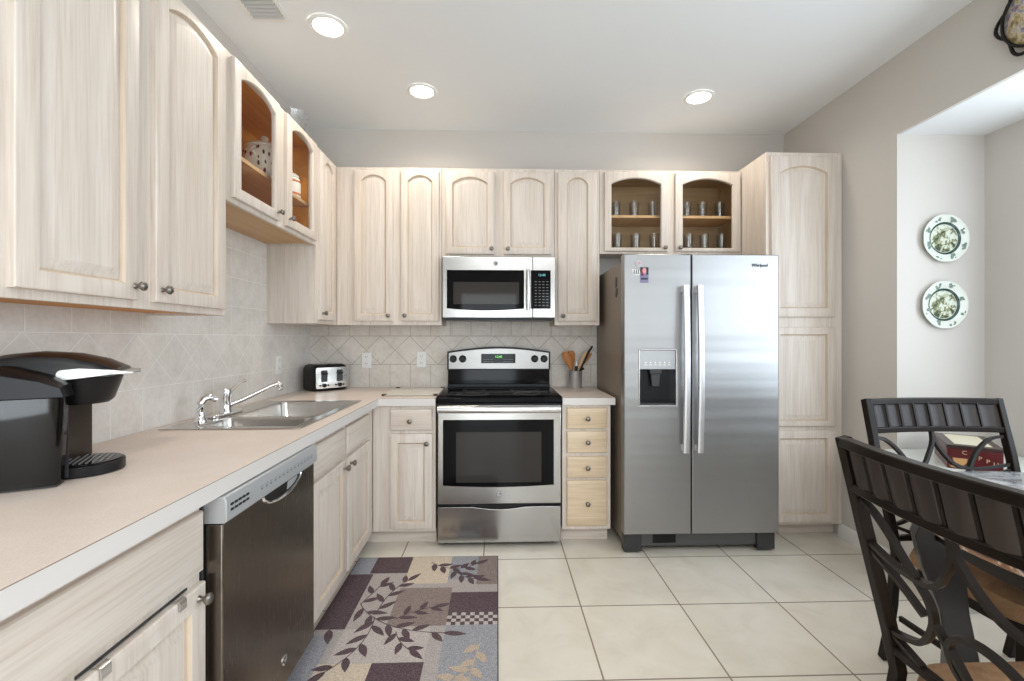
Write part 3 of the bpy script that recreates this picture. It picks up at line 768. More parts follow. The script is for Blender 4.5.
# left door with a real recess for the dispenser
fF = lambda u, v, a: (u, fy + .070 - a, v)
b = B().cells([.745, .836, 1.058, 1.146], [.122, .884, 1.214, 1.779], lambda u, v: not (.836 < u < 1.058 and .884 < v < 1.214), fF, 0, .070)
ld = part('freezer_door', b, 'fridge_steel', t, bevel=.006)
b = B().box(.836, 1.058, fy + .055, fy + .069, .884, 1.214); dp = part('dispenser', b, 'black', ld, 'black water dispenser recess')
b = B()
for q in ((.832, .840, .880, 1.218), (1.054, 1.062, .880, 1.218)): b.box(q[0], q[1], fy - .003, fy + .06, q[2], q[3])
for q in ((.840, 1.054, .880, .888), (.840, 1.054, 1.210, 1.218)): b.box(q[0], q[1], fy - .003, fy + .06, q[2], q[3])
part('bezel', b, 'handle_steel', ld, bevel=.002)
b = B().box(.841, 1.053, fy + .002, fy + .05, 1.098, 1.209); ds = part('dispenser_panel', b, 'silver', ld, 'grey dispenser control panel', bevel=.002)
b = B()
for k in range(6): b.box(.868 + k * .028, .884 + k * .028, fy + .0010, fy + .0025, 1.122, 1.126).box(.872 + k * .028, .880 + k * .028, fy + .0010, fy + .0025, 1.134, 1.142)
part('touch_icons', b, 'white', ld)
b = B().box(.905, .975, fy + .012, fy + .05, 1.070, 1.099).prism([(-.028, 1.070), (.028, 1.070), (.022, .995), (-.022, .995)], lambda u, v, a: (.940 + u, fy + .030 - a, v), 0, .012)
part('dispenser_paddle', b, 'darkgrey', ld, bevel=.003)
part('drip_shelf', B().box(.841, 1.053, fy + .006, fy + .054, .889, .897), 'darkgrey', ld)
b = B().prism(rr(1.152, 1.676, .122, 1.779, .006), fF, 0, .070); rd = part('fresh_food_door', b, 'fridge_steel', t, bevel=.005)
for xc, dd in ((1.100, ld), (1.184, rd)):
    b = B()
    pts = []
    N = 20
    for k in range(N + 1):
        s_ = k / N; z = .612 + .980 * s_
        pts.append((xc + (0.012 if xc < 1.15 else -.012) * 0, fy - .034 - .020 * math.sin(PI * s_), z))
    b.sweep(pts, [(-.017, -.010), (-.010, -.014), (.010, -.014), (.017, -.010), (.017, .006), (-.017, .006)], (0, 1, 0))
    for z in (.635, 1.570): b.box(xc - .014, xc + .014, fy - .03, fy + .001, z - .018, z + .018)
    part('handle', b, 'satin', dd, bevel=.001)
b = B()
for dx in (-.0006, 0, .0006): b.text('Whirlpool', .0235, lambda u, v, a: (1.557 + dx + u, fy - .0005 - a, 1.715 + v * 1.25), .001, .25)
part('lettering', b, 'darkgrey', rd, 'small dark script lettering')
b = B().box(.772, 1.650, 2.790, 2.80, .062, .118); gr = part('base_grille', b, 'darkgrey', t, 'dark base grille', bevel=.002)
for x in (.752, 1.56): part('grille_end', B().box(x, x + .108, 2.728, 2.776, .012, .118), 'darkgrey', t, bevel=.004)
b = B().box(.86, 1.56, 2.745, 2.776, .035, .118); part('kick_plate', b, 'grille_grey', t, bevel=.004)
b = B().box(.93, 1.07, 2.738, 2.746, .055, .112); part('filter_cover', b, 'black', t, bevel=.003)

# magnets
def card(b, cx, cz, w_, h, mi, a0=.0015, a1=.003): b.mi = mi; b.box(cx - w_ / 2, cx + w_ / 2, fy - a1, fy - a0, cz - h / 2, cz + h / 2)
M['photo_dark'] = mat('print_dark', lin(38, 30, 48), .4); M['photo_skin'] = mat('print_pink', lin(214, 150, 150), .4); M['photo_red'] = mat('print_red', lin(120, 30, 42), .4)
M['photo_lav'] = mat('print_lavender', lin(122, 116, 150), .4); M['photo_tan'] = mat('print_tan', lin(200, 175, 150), .4)
b = B(); card(b, .866, 1.672, .050, .056, 0, 0, .002); card(b, .866, 1.640, .050, .062, 3, 0, .0021)
b.mi = 1; b.prism([(.866 + .012 * math.cos(2 * PI * k / 14), 1.680 + .017 * math.sin(2 * PI * k / 14)) for k in range(14)], fF, .070, .0726)
card(b, .853, 1.668, .016, .036, 2, .002, .0024); card(b, .884, 1.676, .012, .040, 0, .002, .0024); card(b, .866, 1.632, .040, .010, 0, .0021, .0025)
solo('fridge_magnet', b, ['photo_dark', 'photo_skin', 'photo_red', 'photo_lav'], 'small portrait photo magnet with lavender lower half on freezer door', 'magnet', (.866, fy, 1.66), smooth=0)
b = B(); b.mi = 0; b.prism([(.832 + .018 * math.cos(2 * PI * k / 18), 1.722 + .020 * math.sin(2 * PI * k / 18)) for k in range(18)], fF, .070, .074)
b.mi = 1; b.prism([(.836 + .009 * math.cos(2 * PI * k / 14), 1.724 + .010 * math.sin(2 * PI * k / 14)) for k in range(14)], fF, .0735, .076)
solo('fridge_magnet', b, ['silver', 'photo_skin'], 'round silvery pink magnet topmost on the freezer door', 'magnet', (.832, fy, 1.722), smooth=30)
b = B(); b.mi = 0; b.prism([(.795, 1.690), (.838, 1.682), (.836, 1.652), (.797, 1.655)], fF, .070, .0725); b.mi = 1
for k in range(3): b.prism([(.803 + k * .012, 1.684), (.809 + k * .012, 1.684), (.807 + k * .012, 1.658), (.801 + k * .012, 1.658)], fF, .0720, .0735)
solo('fridge_magnet', b, ['white', 'photo_dark'], 'white magnet with black strokes left of the portrait magnet', 'magnet', (.815, fy, 1.67), smooth=0)
fS = lambda u, v, a: (.752 - a, u, v)
b = B(); b.prism([(2.88, 1.655), (2.905, 1.67), (2.93, 1.64), (2.915, 1.60), (2.885, 1.61)], fS, 0, .004)
solo('fridge_magnet', b, ['photo_dark'], 'dark upper magnet on the taupe side of the refrigerator', 'magnet', (.752, 2.905, 1.635), smooth=0)
b = B(); b.prism([(2.87, 1.595), (2.905, 1.595), (2.93, 1.555), (2.90, 1.54), (2.875, 1.56)], fS, 0, .004)
solo('fridge_magnet', b, ['black'], 'black lower magnet on the taupe side of the refrigerator', 'magnet', (.752, 2.9, 1.565), smooth=0)

# ------------------------------------------------------------------ coffee maker (local frame: +x = front, -y = reservoir side)
t = thing('coffee_maker', 'black single-serve coffee maker with smoky water reservoir on the left counter', 'coffee maker', (-1.214, 1.270, .914), math.radians(27), world=False)
b = B().prism([(.092 + .083 * math.cos(a * PI / 20), .083 * math.sin(a * PI / 20)) for a in range(-10, 11)] + [(-.14, .083), (-.14, -.083)], ident, .001, .030)
bs = part('base', b, 'black', t, bevel=.003)
b = B().lathe([(.076, .0305), (.076, .033), (.068, .0335)], (.092, 0, 0), (0, 0, 1), 32)
dt = part('drip_tray', b, 'gloss_black', t)
b = B()
for k in range(-4, 5):
    h = math.sqrt(max(.0, .062 ** 2 - (k * .013) ** 2)); b.box(.092 + k * .013 - .002, .092 + k * .013 + .002, -h, h, .0335, .0355)
part('drip_grid', b, 'midgrey', dt)
b = B().prism(rr(-.145, .030, -.080, .085, .03), ident, .030, .250); part('tower', b, 'black', t, bevel=.004)
part('tower_front', B().prism([(-.02, -.06), (.030, -.06), (.040, .0), (.070, .045), (.085, .075), (.080, .0845), (-.02, .0845)], ident, .034, .215), mat('bronze_plastic', (.030, .020, .014, 1), .3), t, 'dark bronze brew tower')
# head: side profile swept across, tapering to the sides
prof = [(-.150, .262), (-.150, .285), (-.11, .310), (-.05, .327), (.01, .333), (.07, .328), (.13, .311), (.172, .288), (.176, .276), (.170, .268)]
def ring(y, s_, dz): return [(x * (1 - .06 * (1 - s_)), y, .262 + (z - .262) * s_ + dz) for x, z in prof]
b = B().loft([ring(-.094, .55, 0), ring(-.086, .82, 0), ring(-.06, .96, 0), ring(0, 1, 0), ring(.06, .96, 0), ring(.086, .82, 0), ring(.094, .55, 0)])
part('lid', b, 'black', t)
b = B()
rg = []
for z, r, sx in ((.190, .058, .95), (.200, .066, 1.0), (.262, .084, 1.02)): rg.append([(.085 + r * sx * math.cos(2 * PI * k / 28), r * math.sin(2 * PI * k / 28), z) for k in range(28)])
b.loft(rg); part('brew_head', b, 'black', t)
b = B().prism([(.068 - .014 * math.sin(PI * k / 8), .272 - .014 * math.cos(PI * k / 8)) for k in range(9)] + [(.10, .289), (.165, .283), (.212, .276), (.212, .272), (.165, .270), (.10, .262)], lambda u, v, a: (u, a, v), -.0965, -.088)
b.prism([(.150, -.0965), (.170, -.0965), (.2, -.06), (.21, 0), (.2, .06), (.170, .0965), (.150, .0965), (.168, .055), (.176, 0), (.168, -.055)], ident, .270, .278)
part('handle', b, mat('satin_silver_plastic', lin(190, 190, 188), .3, .6), t, 'silver lift handle', bevel=.0015)
b = B().loft([[(u, v, .006) for u, v in rr(-.135, .076, -.152, -.0965, .018)], [(u, v, .222) for u, v in rr(-.148, .086, -.160, -.0965, .018)]], True, True)
rv = part('water_reservoir', b, 'smoke', t, 'smoky translucent water reservoir', bevel=.002)
pl = [(-.150, .2225), (.090, .2225), (.084, .252), (.045, .276), (-.02, .298), (-.09, .300), (-.150, .276)]
b = B().loft([[(u * .97, -.162, .2225 + (v - .2225) * .72) for u, v in pl], [(u, -.150, .2225 + (v - .2225) * .9) for u, v in pl], [(u, -.0945, v) for u, v in pl]])
part('reservoir_lid', b, 'black', t)
b = B().box(-.146, .080, -.0960, -.0945, .010, .222).box(-.130, .072, -.148, -.0965, .0015, .0055); part('reservoir_back', b, 'darkgrey', t)
M['paleblue'] = mat('pale_blue_print', lin(150, 190, 205), .5)
part('badge', B().box(-.062, -.030, -.1640, -.1618, .232, .243), 'paleblue', t, 'small pale blue badge')
b = B()
for k, (x, z) in enumerate(((-.112, .026), (-.10, .031), (-.092, .024), (-.08, .030), (-.072, .025))): b.box(x, x + .006, -.1555, -.1540, z, z + .005)
part('maker_mark', b, 'silver', t)

# ------------------------------------------------------------------ toaster (local: front = -y)
t = thing('toaster', 'four-slice black and chrome toaster in the counter corner', 'toaster', (-1.228, 3.340, .914), math.radians(46), world=False)
TW, TD = .125, .098
prof = lambda i, z: [(u, v, z) for u, v in rr(-TW + i, TW - i, -TD + i, TD - i, .03)]
b = B().loft([prof(.010, .004), prof(.002, .012), prof(0, .03), prof(0, .155), prof(.008, .176), prof(.026, .187)])
part('shell', b, 'black', t)
b = B().prism(rr(-.114, .114, .020, .166, .012), lambda u, v, a: (u, -TD - a, v), -.004, .004); fp = part('front_plate', b, mat('polished_steel', (.75, .74, .70, 1), .14, 1.0), t, 'chrome front plate', bevel=.002)
b = B()
for x in (-.056, .056):
    b.prism(rr(x - .022, x + .022, .066, .146, .006), lambda u, v, a: (u, -TD - a, v), .0035, .0050)
part('lever_slot', b, 'darkgrey', fp)
for x in (-.056, .056):
    part('lever', B().box(x - .017, x + .017, -TD - .026, -TD - .004, .118, .132), 'black', fp, bevel=.003)
    b = B().lathe([(.014, .0035), (.014, .012), (.011, .014), (.001, .014)], (x, -TD, .042), (0, -1, 0), 18); part('dial', b, 'black', fp)
    b = B()
    for dx in (-.028, .028): b.lathe([(.006, .0035), (.006, .008), (.001, .009)], (x + dx, -TD, .042), (0, -1, 0), 12)
    part('button', b, 'black', fp)
b = B()
for x in (-.075, -.03, .03, .075): b.box(x - .013, x + .013, -.065, .065, .1855, .1885)
part('bread_slot', b, 'handle_steel', t, bevel=.001)

# ------------------------------------------------------------------ glass cutting board, crock, utensils
t = thing('cutting_board', 'pale glass cutting board with dark rubber feet beside the range', 'cutting board', (-.56, 3.17, .914))
part('board', B().prism(rr(-.735, -.385, 2.955, 3.400, .012), ident, .9175, .9215), mat('frosted_glass', lin(218, 212, 198), .25), t, bevel=.001)
for x in (-.722, -.398):
    for y in (2.970, 3.385): part('rubber_foot', B().lathe([(.016, .9145), (.016, .925), (.012, .927)], (x, y, 0), (0, 0, 1), 14), mat('brown_rubber', lin(70, 48, 40), .6), t)
t = thing('utensil_crock', 'brushed steel utensil crock on the short counter', 'crock', (.573, 3.40, .914))
b = B().lathe([(.050, .9145), (.052, .918), (.052, 1.036), (.054, 1.040), (.052, 1.043), (.049, 1.040), (.049, .920), (.001, .919)], (.573, 3.40, 0), (0, 0, 1), 32, False)
part('pot', b, 'satin', t)
G_UT = 'utensils standing in the crock'
def spoonhead(b, p, q, w0, w1, th, n=8):
    p, q = Vector(p), Vector(q); d = (q - p); rings = []
    for k in range(n + 1):
        s_ = k / n; wd = w0 + (w1 - w0) * math.sin(min(1, s_ * 1.25) * PI / 2); 
        if s_ > .8: wd *= math.sqrt(max(.05, 1 - ((s_ - .8) / .2) ** 2 * .7))
        c = p + d * s_
        rings.append([c + Vector((wd * math.cos(a * PI / 5), th * math.sin(a * PI / 5), 0)) for a in range(10)])
    b.loft(rings)
t = thing('wooden_spoon', 'wide wooden spoon leaning left in the utensil crock', 'spoon', (.560, 3.39, .93), group=None)
b = B().tube([(.556, 3.400, .925), (.545, 3.392, 1.06)], .007, 8); part('handle', b, 'spoonwood', t)
b = B(); spoonhead(b, (.545, 3.392, 1.055), (.500, 3.384, 1.180), .009, .036, .009); part('spoon_bowl', b, 'spoonwood', t)
t = thing('wooden_spatula', 'wooden spatula standing behind the wide spoon in the crock', 'spatula', (.550, 3.41, .93))
b = B().tube([(.566, 3.428, .925), (.553, 3.424, 1.07)], .007, 8); part('handle', b, 'spoonwood', t)
b = B(); spoonhead(b, (.553, 3.424, 1.06), (.543, 3.418, 1.190), .009, .032, .006); part('blade', b, 'spoonwood', t)
t = thing('kitchen_utensil', 'small metal utensil with black grip and bright tip in the crock', 'utensil', (.578, 3.38, .93))
part('grip', B().tube([(.575, 3.37, .925), (.577, 3.372, 1.03), (.579, 3.374, 1.078)], [.007, .009, .011], 10), 'black', t)
part('tip', B().tube([(.579, 3.374, 1.078), (.581, 3.375, 1.095), (.582, 3.375, 1.118)], [.009, .008, .003], 10), 'white', t)
t = thing('wooden_paddle', 'pale wooden paddle leaning right in the utensil crock', 'spatula', (.60, 3.40, .93))
b = B().tube([(.575, 3.396, .925), (.598, 3.396, 1.06)], .007, 8); part('handle', b, mat('pale_beech', lin(205, 165, 118), .5), t)
b = B(); spoonhead(b, (.597, 3.396, 1.05), (.664, 3.398, 1.185), .008, .021, .005); part('blade', b, 'pale_beech' if 'pale_beech' in M else bpy.data.materials['pale_beech'], t)
t = thing('wooden_spoon', 'darker wooden spoon leaning furthest right beside the black handle', 'spoon', (.60, 3.42, .93))
b = B().tube([(.556, 3.42, .925), (.606, 3.420, 1.06)], .007, 8); part('handle', b, 'spoonwood', t)
b = B(); spoonhead(b, (.604, 3.42, 1.055), (.690, 3.42, 1.170), .008, .022, .006); part('spoon_bowl', b, 'spoonwood', t)
b = B().tube([(.570, 3.380, .93), (.604, 3.376, 1.04), (.672, 3.380, 1.185), (.700, 3.384, 1.222)], [.005, .006, .009, .007], 10)
solo('kitchen_utensil', b, 'black', 'long black handled utensil rising highest from the crock', 'utensil', (.585, 3.372, .93))
b = B().tube([(.588, 3.372, .93), (.600, 3.371, 1.044), (.632, 3.36, 1.062)], [.005, .006, .010], 10)
solo('kitchen_utensil', b, 'black', 'short black utensil end just above the crock rim', 'utensil', (.60, 3.362, .93))

# ------------------------------------------------------------------ outlets
def outlet(fn, u, v, label, sw=False):
    base = Vector(fn(u, v, 0))
    t = thing('wall_outlet', label, 'outlet', base)
    part('cover_plate', B().prism(rr(u - .036, u + .036, v - .058, v + .058, .004), fn, .0005, .006), 'white', t, bevel=.002)
    for dv in (-.026, .026):
        f = part('receptacle', B().prism(rr(u - .016, u + .016, v + dv - .015, v + dv + .015, .008), fn, .006, .0085), 'white', t)
        b = B()
        for du in (-.007, .007): b.prism(rr(u + du - .0012, u + du + .0012, v + dv - .002, v + dv + .008, .0005, 1), fn, .0083, .0090)
        b.prism(rr(u - .002, u + .002, v + dv - .010, v + dv - .006, .001, 2), fn, .0083, .0090)
        part('slot', b, 'darkgrey', f)
outlet(XF(XL + .0105), 2.992, 1.113, 'white outlet on the left backsplash behind the faucet')
outlet(YF(YB - .0105), -.983, 1.116, 'white outlet on the back wall right of the toaster')
outlet(YF(YB - .0105), -.573, 1.122, 'white outlet on the back wall above the glass cutting board')

# ------------------------------------------------------------------ things in and on the cabinets
def tumbler(x, y, z, label, group, r=.036, h=.125, first=[None]):
    if first[0] is None:
        b = B().lathe([(r * .80, 0), (r * .84, .003), (r, h), (r - .0025, h), (r * .80, .010), (.001, .009)], (0, 0, 0), (0, 0, 1), 22, False)
        b.bm.faces.new(list(reversed([v for v in b.bm.verts][:22])))
        o = link('glass_tumbler', b, 'tumbler', None); first[0] = o
    else:
        o = first[0].copy(); C.objects.link(o)
    o.location = (x, y, z); o['label'] = label; o['category'] = 'glass'; o['group'] = group
    return o
ZS, ZF = 2.1525, 1.9145
for xs, dn in (((.862, .998, 1.135), 'left'), ((1.385, 1.502, 1.632), 'right')):
    for x, pos in zip(xs, ('first', 'middle', 'third')):
        wd = {'first': 'leftmost', 'middle': 'middle', 'third': 'rightmost'}[pos]
        tumbler(x, 3.35, ZS, '%s clear tumbler on the upper shelf behind the %s glass door above the refrigerator' % (wd, dn), 'tumblers on the upper shelf')
        tumbler(x + .005, 3.33, ZF, '%s clear tumbler on the cabinet floor behind the %s glass door above the refrigerator' % (wd, dn), 'tumblers on the cabinet floor')
# floral tureen
M['redflower'] = mat('red_flower_glaze', lin(140, 36, 40), .2); M['leafglaze'] = mat('dark_leaf_glaze', lin(60, 62, 48), .2)
t = thing('ceramic_tureen', 'lidded white ceramic tureen with red flowers on the left glass cabinet shelf', 'tureen', (-1.215, 2.30, 2.0885))
TX, TY = -1.215, 2.455
t.location = (TX, TY, 2.0885); OFF[t] = Vector((TX, TY, 2.0885))
pr_ = [(.06, 2.089), (.062, 2.097), (.085, 2.12), (.104, 2.16), (.108, 2.20), (.100, 2.24), (.088, 2.26)]
def rad(z):
    for (r0, z0), (r1, z1) in zip(pr_, pr_[1:]):
        if z0 <= z <= z1: return r0 + (r1 - r0) * (z - z0) / (z1 - z0)
    return .09
b = B().lathe(pr_, (TX, TY, 0), (0, 0, 1), 32); bd = part('pot', b, 'ceramic', t)
b = B().lathe([(.092, 2.2605), (.094, 2.268), (.080, 2.282), (.045, 2.296), (.016, 2.302), (.012, 2.312), (.020, 2.322), (.014, 2.332), (.002, 2.334)], (TX, TY, 0), (0, 0, 1), 28); part('lid', b, 'ceramic', t)
b = B()
for sgn in (-1, 1): b.tube([(TX + .0, TY + sgn * .098, 2.20), (TX, TY + sgn * .128, 2.215), (TX, TY + sgn * .126, 2.235), (TX, TY + sgn * .096, 2.24)], .008, 8)
part('handle', b, 'ceramic', t)
b = B()
rnd = random.Random(3)
for k in range(46):
    a = rnd.uniform(-2.3, 1.6); z = rnd.uniform(2.125, 2.245); b.mi = 0 if k % 3 else 1; r = rad(z); rr_ = rnd.uniform(.007, .015)
    c = Vector((TX + (r + .0002) * math.cos(a), TY + (r + .0002) * math.sin(a), z))
    b.ball(c, rr_, 8, (.30, .75, .9))
part('painted_flowers', b, ['redflower', 'leafglaze'], bd)
b = B().lathe([(.0642, 2.0995), (.0655, 2.1)], (TX, TY, 0), (0, 0, 1), 28)
# second jar and bottles
t = thing('ceramic_jar', 'white ceramic jar with orange bands behind the second left glass door', 'jar', (-1.20, 2.72, 2.0885))
b = B().lathe([(.05, 2.089), (.056, 2.10), (.056, 2.19), (.050, 2.205), (.040, 2.212)], (-1.20, 2.72, 0), (0, 0, 1), 28); part('pot', b, 'ceramic', t)
b = B().lathe([(.044, 2.2125), (.046, 2.222), (.030, 2.236), (.010, 2.242), (.014, 2.254), (.002, 2.260)], (-1.20, 2.72, 0), (0, 0, 1), 24); part('lid', b, 'ceramic', t)
b = B()
for z in (2.108, 2.180): b.lathe([(.0565, z), (.0570, z + .002), (.0570, z + .010), (.0565, z + .012)], (-1.20, 2.72, 0), (0, 0, 1), 28)
part('band', b, mat('orange_glaze', lin(196, 110, 60), .2), t)
ZG = 1.8875
t = thing('condiment_bottle', 'small dark capped bottle on the floor of the left glass cabinet', 'bottle', (-1.19, 2.64, ZG))
part('bottle', B().lathe([(.024, 0), (.026, .004), (.026, .07), (.012, .095), (.011, .11)], (-1.19, 2.64, ZG), (0, 0, 1), 18), 'ceramic', t)
part('cap', B().lathe([(.013, .1102), (.013, .135), (.010, .138)], (-1.19, 2.64, ZG), (0, 0, 1), 14), 'black', t)
b = B().lathe([(.026, 0), (.030, .01), (.034, .05), (.032, .05), (.027, .012), (.001, .008)], (-1.17, 2.735, ZG), (0, 0, 1), 20, False)
solo('glass_cup', b, 'tumbler', 'little clear glass cup right of the dark capped bottle', 'cup', (-1.17, 2.735, ZG))
# glass vase on top of the corner
b = B().lathe([(.045, 0), (.050, .006), (.040, .05), (.052, .13), (.078, .225), (.074, .225), (.048, .13), (.036, .05), (.001, .012)], (-1.26, 2.93, ZT + .001), (0, 0, 1), 12, False)
solo('glass_vase', b, 'tumbler', 'clear faceted glass vase on top of the left wall cabinets', 'vase', (-1.26, 2.93, ZT + .001), smooth=10)

# ------------------------------------------------------------------ ceiling lights and vent
M['lamp'] = mat('lamp_lens', (1, 1, 1, 1), .5, emit=(1, .96, .90, 1), estr=14.0)
def can(x, y, label, power):
    t = thing('recessed_light', label, 'ceiling light', (x, y, ZC), group='recessed ceiling lights')
    b = B().lathe([(.094, -.001), (.094, -.005), (.086, -.010), (.073, -.008), (.070, -.002)], (x, y, ZC), (0, 0, 1), 36, False); part('trim_ring', b, 'trim', t)
    b = B().lathe([(.0715, -.0015), (.0715, -.0045), (.05, -.007), (.001, -.008)], (x, y, ZC), (0, 0, 1), 32); part('lens', b, 'lamp', t)
    l = bpy.data.lights.new('can_light', 'AREA'); l.shape = 'DISK'; l.size = .13; l.energy = power; l.color = (1, .90, .76); l.spread = math.radians(150)
    o = bpy.data.objects.new('can_light', l); C.objects.link(o); o.location = (x, y, ZC - .012)
can(-.855, 2.363, 'round recessed light nearest the ceiling vent', 3.2)
can(-.481, 2.964, 'round recessed light above the two narrow doors left of the microwave', 3.4)
can(1.316, 2.981, 'round recessed light above the refrigerator', 3.4)
t = thing('ceiling_vent', 'white rectangular louvred air vent in the ceiling', 'vent', (-1.12, 2.19, ZC))
b = B().cells([-1.215, -1.195, -1.045, -1.022], [2.05, 2.075, 2.305, 2.330], lambda u, v: not (-1.195 < u < -1.045 and 2.075 < v < 2.305), ident, ZC - .008, ZC - .0005)
part('frame', b, 'trim', t, bevel=.002)
part('duct', B().box(-1.195, -1.045, 2.075, 2.305, ZC - .002, ZC - .0005), 'darkgrey', t)
for k in range(9):
    y = 2.085 + k * .026
    b = B().prism([(y, -.002), (y + .002, -.002), (y + .012, -.012), (y + .010, -.012)], lambda u, v, a: (a, u, ZC + v), -1.195, -1.045)
    part('louvre', b, mat('vent_grey', lin(196, 196, 194), .5) if k == 0 else bpy.data.materials['vent_grey'], t)

# ------------------------------------------------------------------ rug: woven patchwork with branches
RC = {'plum': (94, 78, 82), 'lav': (174, 165, 161), 'beige': (203, 188, 169), 'taupe': (140, 125, 120), 'grey': (154, 154, 159), 'tan': (186, 168, 149), 'edge': (72, 63, 67), 'pale': (186, 177, 172)}
def woven(n_, c):
    m_ = mat('rug_' + n_, lin(*c), .95, spec=.1); g = G(m_)
    n1 = g.noise(g.mapping((1, 1, 1)), 260, 2, .7)
    a_ = lin(*[max(0, x - 26) for x in c]); b_ = lin(*[min(255, x + 22) for x in c])
    g.l.new(g.ramp(n1, [(.35, a_), (.65, b_)]), g.p.inputs['Base Color']); g.bump(n1, .5, .004)
    return m_
for k, c in RC.items(): M['rug_' + k] = woven(k, c)
RK = list(RC.keys())
b = B(); b.mi = RK.index('edge'); b.box(-.800, .004, 1.35, 2.708, .001, .008)
def patch(n_, x0, x1, y0, y1, z=.0092): b.mi = RK.index(n_); b.box(x0, x1, y0, y1, .006, z)
patch('lav', -.795, .0, 1.355, 2.703, .0084)
for q in (('grey', -.795, -.690, 2.515, 2.703), ('plum', -.690, -.487, 2.524, 2.703), ('beige', -.487, -.262, 2.412, 2.703), ('grey', -.262, -.110, 2.45, 2.703), ('taupe', -.110, .0, 2.396, 2.703),
          ('plum', -.795, -.668, 2.043, 2.515), ('taupe', -.493, -.229, 2.057, 2.369), ('plum', -.229, .0, 2.151, 2.323), ('grey', -.229, .0, 1.355, 2.058), ('pale', -.668, -.292, 1.826, 2.043),
          ('beige', -.700, -.492, 1.50, 1.826), ('plum', -.492, -.289, 1.50, 1.826), ('grey', -.795, -.70, 1.355, 2.0)): patch(*q)
for r in range(4):
    for k in range(11):
        b.mi = RK.index('plum' if (r + k) % 2 else 'pale'); b.box(-.229 + k * .0208, -.229 + (k + 1) * .0208, 2.058 + r * .0232, 2.058 + (r + 1) * .0232, .006, .0093)
LZ = [0.0]
def leaf(x, y, ang, L, wd, n_='plum'):
    wd *= .74
    b.mi = RK.index(n_); c, s_ = math.cos(ang), math.sin(ang)
    pts = [(L * k / 8, wd * math.sin(PI * (k / 8) ** .8)) for k in range(9)]
    pts += [(L * k / 8, -wd * math.sin(PI * (k / 8) ** .8)) for k in range(7, 0, -1)]
    LZ[0] += 1.5e-5
    b.prism([(x + u * c - v * s_, y + u * s_ + v * c) for u, v in pts], ident, .008, .0098 + LZ[0])
def stem(pts, n_='plum', w_=.004):
    b.mi = RK.index(n_); b.flat([(x, y, .0090) for x, y in pts], (0, 0, 1), w_, .0014)
def bez(p0, p1, p2, n_=12): return [((1 - t_) ** 2 * p0[0] + 2 * t_ * (1 - t_) * p1[0] + t_ * t_ * p2[0], (1 - t_) ** 2 * p0[1] + 2 * t_ * (1 - t_) * p1[1] + t_ * t_ * p2[1]) for t_ in [k / n_ for k in range(n_ + 1)]]
def branch(p0, p1, p2, nl, L, wd, n_='plum', spread=.75):
    pts = bez(p0, p1, p2); stem(pts, n_)
    for k in range(nl):
        i = int(1 + k * 10 / max(1, nl - 1)); a = math.atan2(pts[min(i + 1, 12)][1] - pts[i - 1][1], pts[min(i + 1, 12)][0] - pts[i - 1][0])
        sg = 1 if k % 2 else -1
        leaf(pts[i][0], pts[i][1], a + sg * spread, L * (1 - .25 * k / nl), wd, n_)
    a = math.atan2(p2[1] - pts[10][1], p2[0] - pts[10][0]); leaf(p2[0], p2[1], a, L, wd, n_)
branch((-.655, 2.235), (-.53, 2.02), (-.235, 2.005), 9, .105, .021)
branch((-.560, 2.130), (-.53, 1.93), (-.655, 1.785), 7, .105, .022)
branch((-.56, 2.16), (-.55, 2.35), (-.47, 2.44), 6, .095, .020)
branch((-.655, 2.235), (-.62, 2.33), (-.60, 2.40), 3, .09, .020)
branch((-.44, 2.02), (-.42, 1.95), (-.36, 1.90), 4, .085, .019)
branch((-.46, 2.11), (-.40, 2.17), (-.30, 2.20), 5, .085, .018)
branch((-.375, 2.64), (-.24, 2.50), (-.12, 2.61), 8, .085, .022)
branch((-.235, 2.55), (-.19, 2.46), (-.115, 2.45), 6, .085, .020)
branch((-.07, 1.94), (-.10, 1.82), (-.11, 1.66), 6, .08, .024, 'tan')
branch((-.10, 1.78), (-.15, 1.75), (-.21, 1.70), 4, .085, .024, 'tan')
leaf(-.733, 2.04, -1.3, .10, .024)
solo('kitchen_rug', b, ['rug_' + k for k in RK], 'patchwork kitchen rug with plum leaf branches on the tile floor', 'rug', (-.4, 2.1, 0), smooth=0)

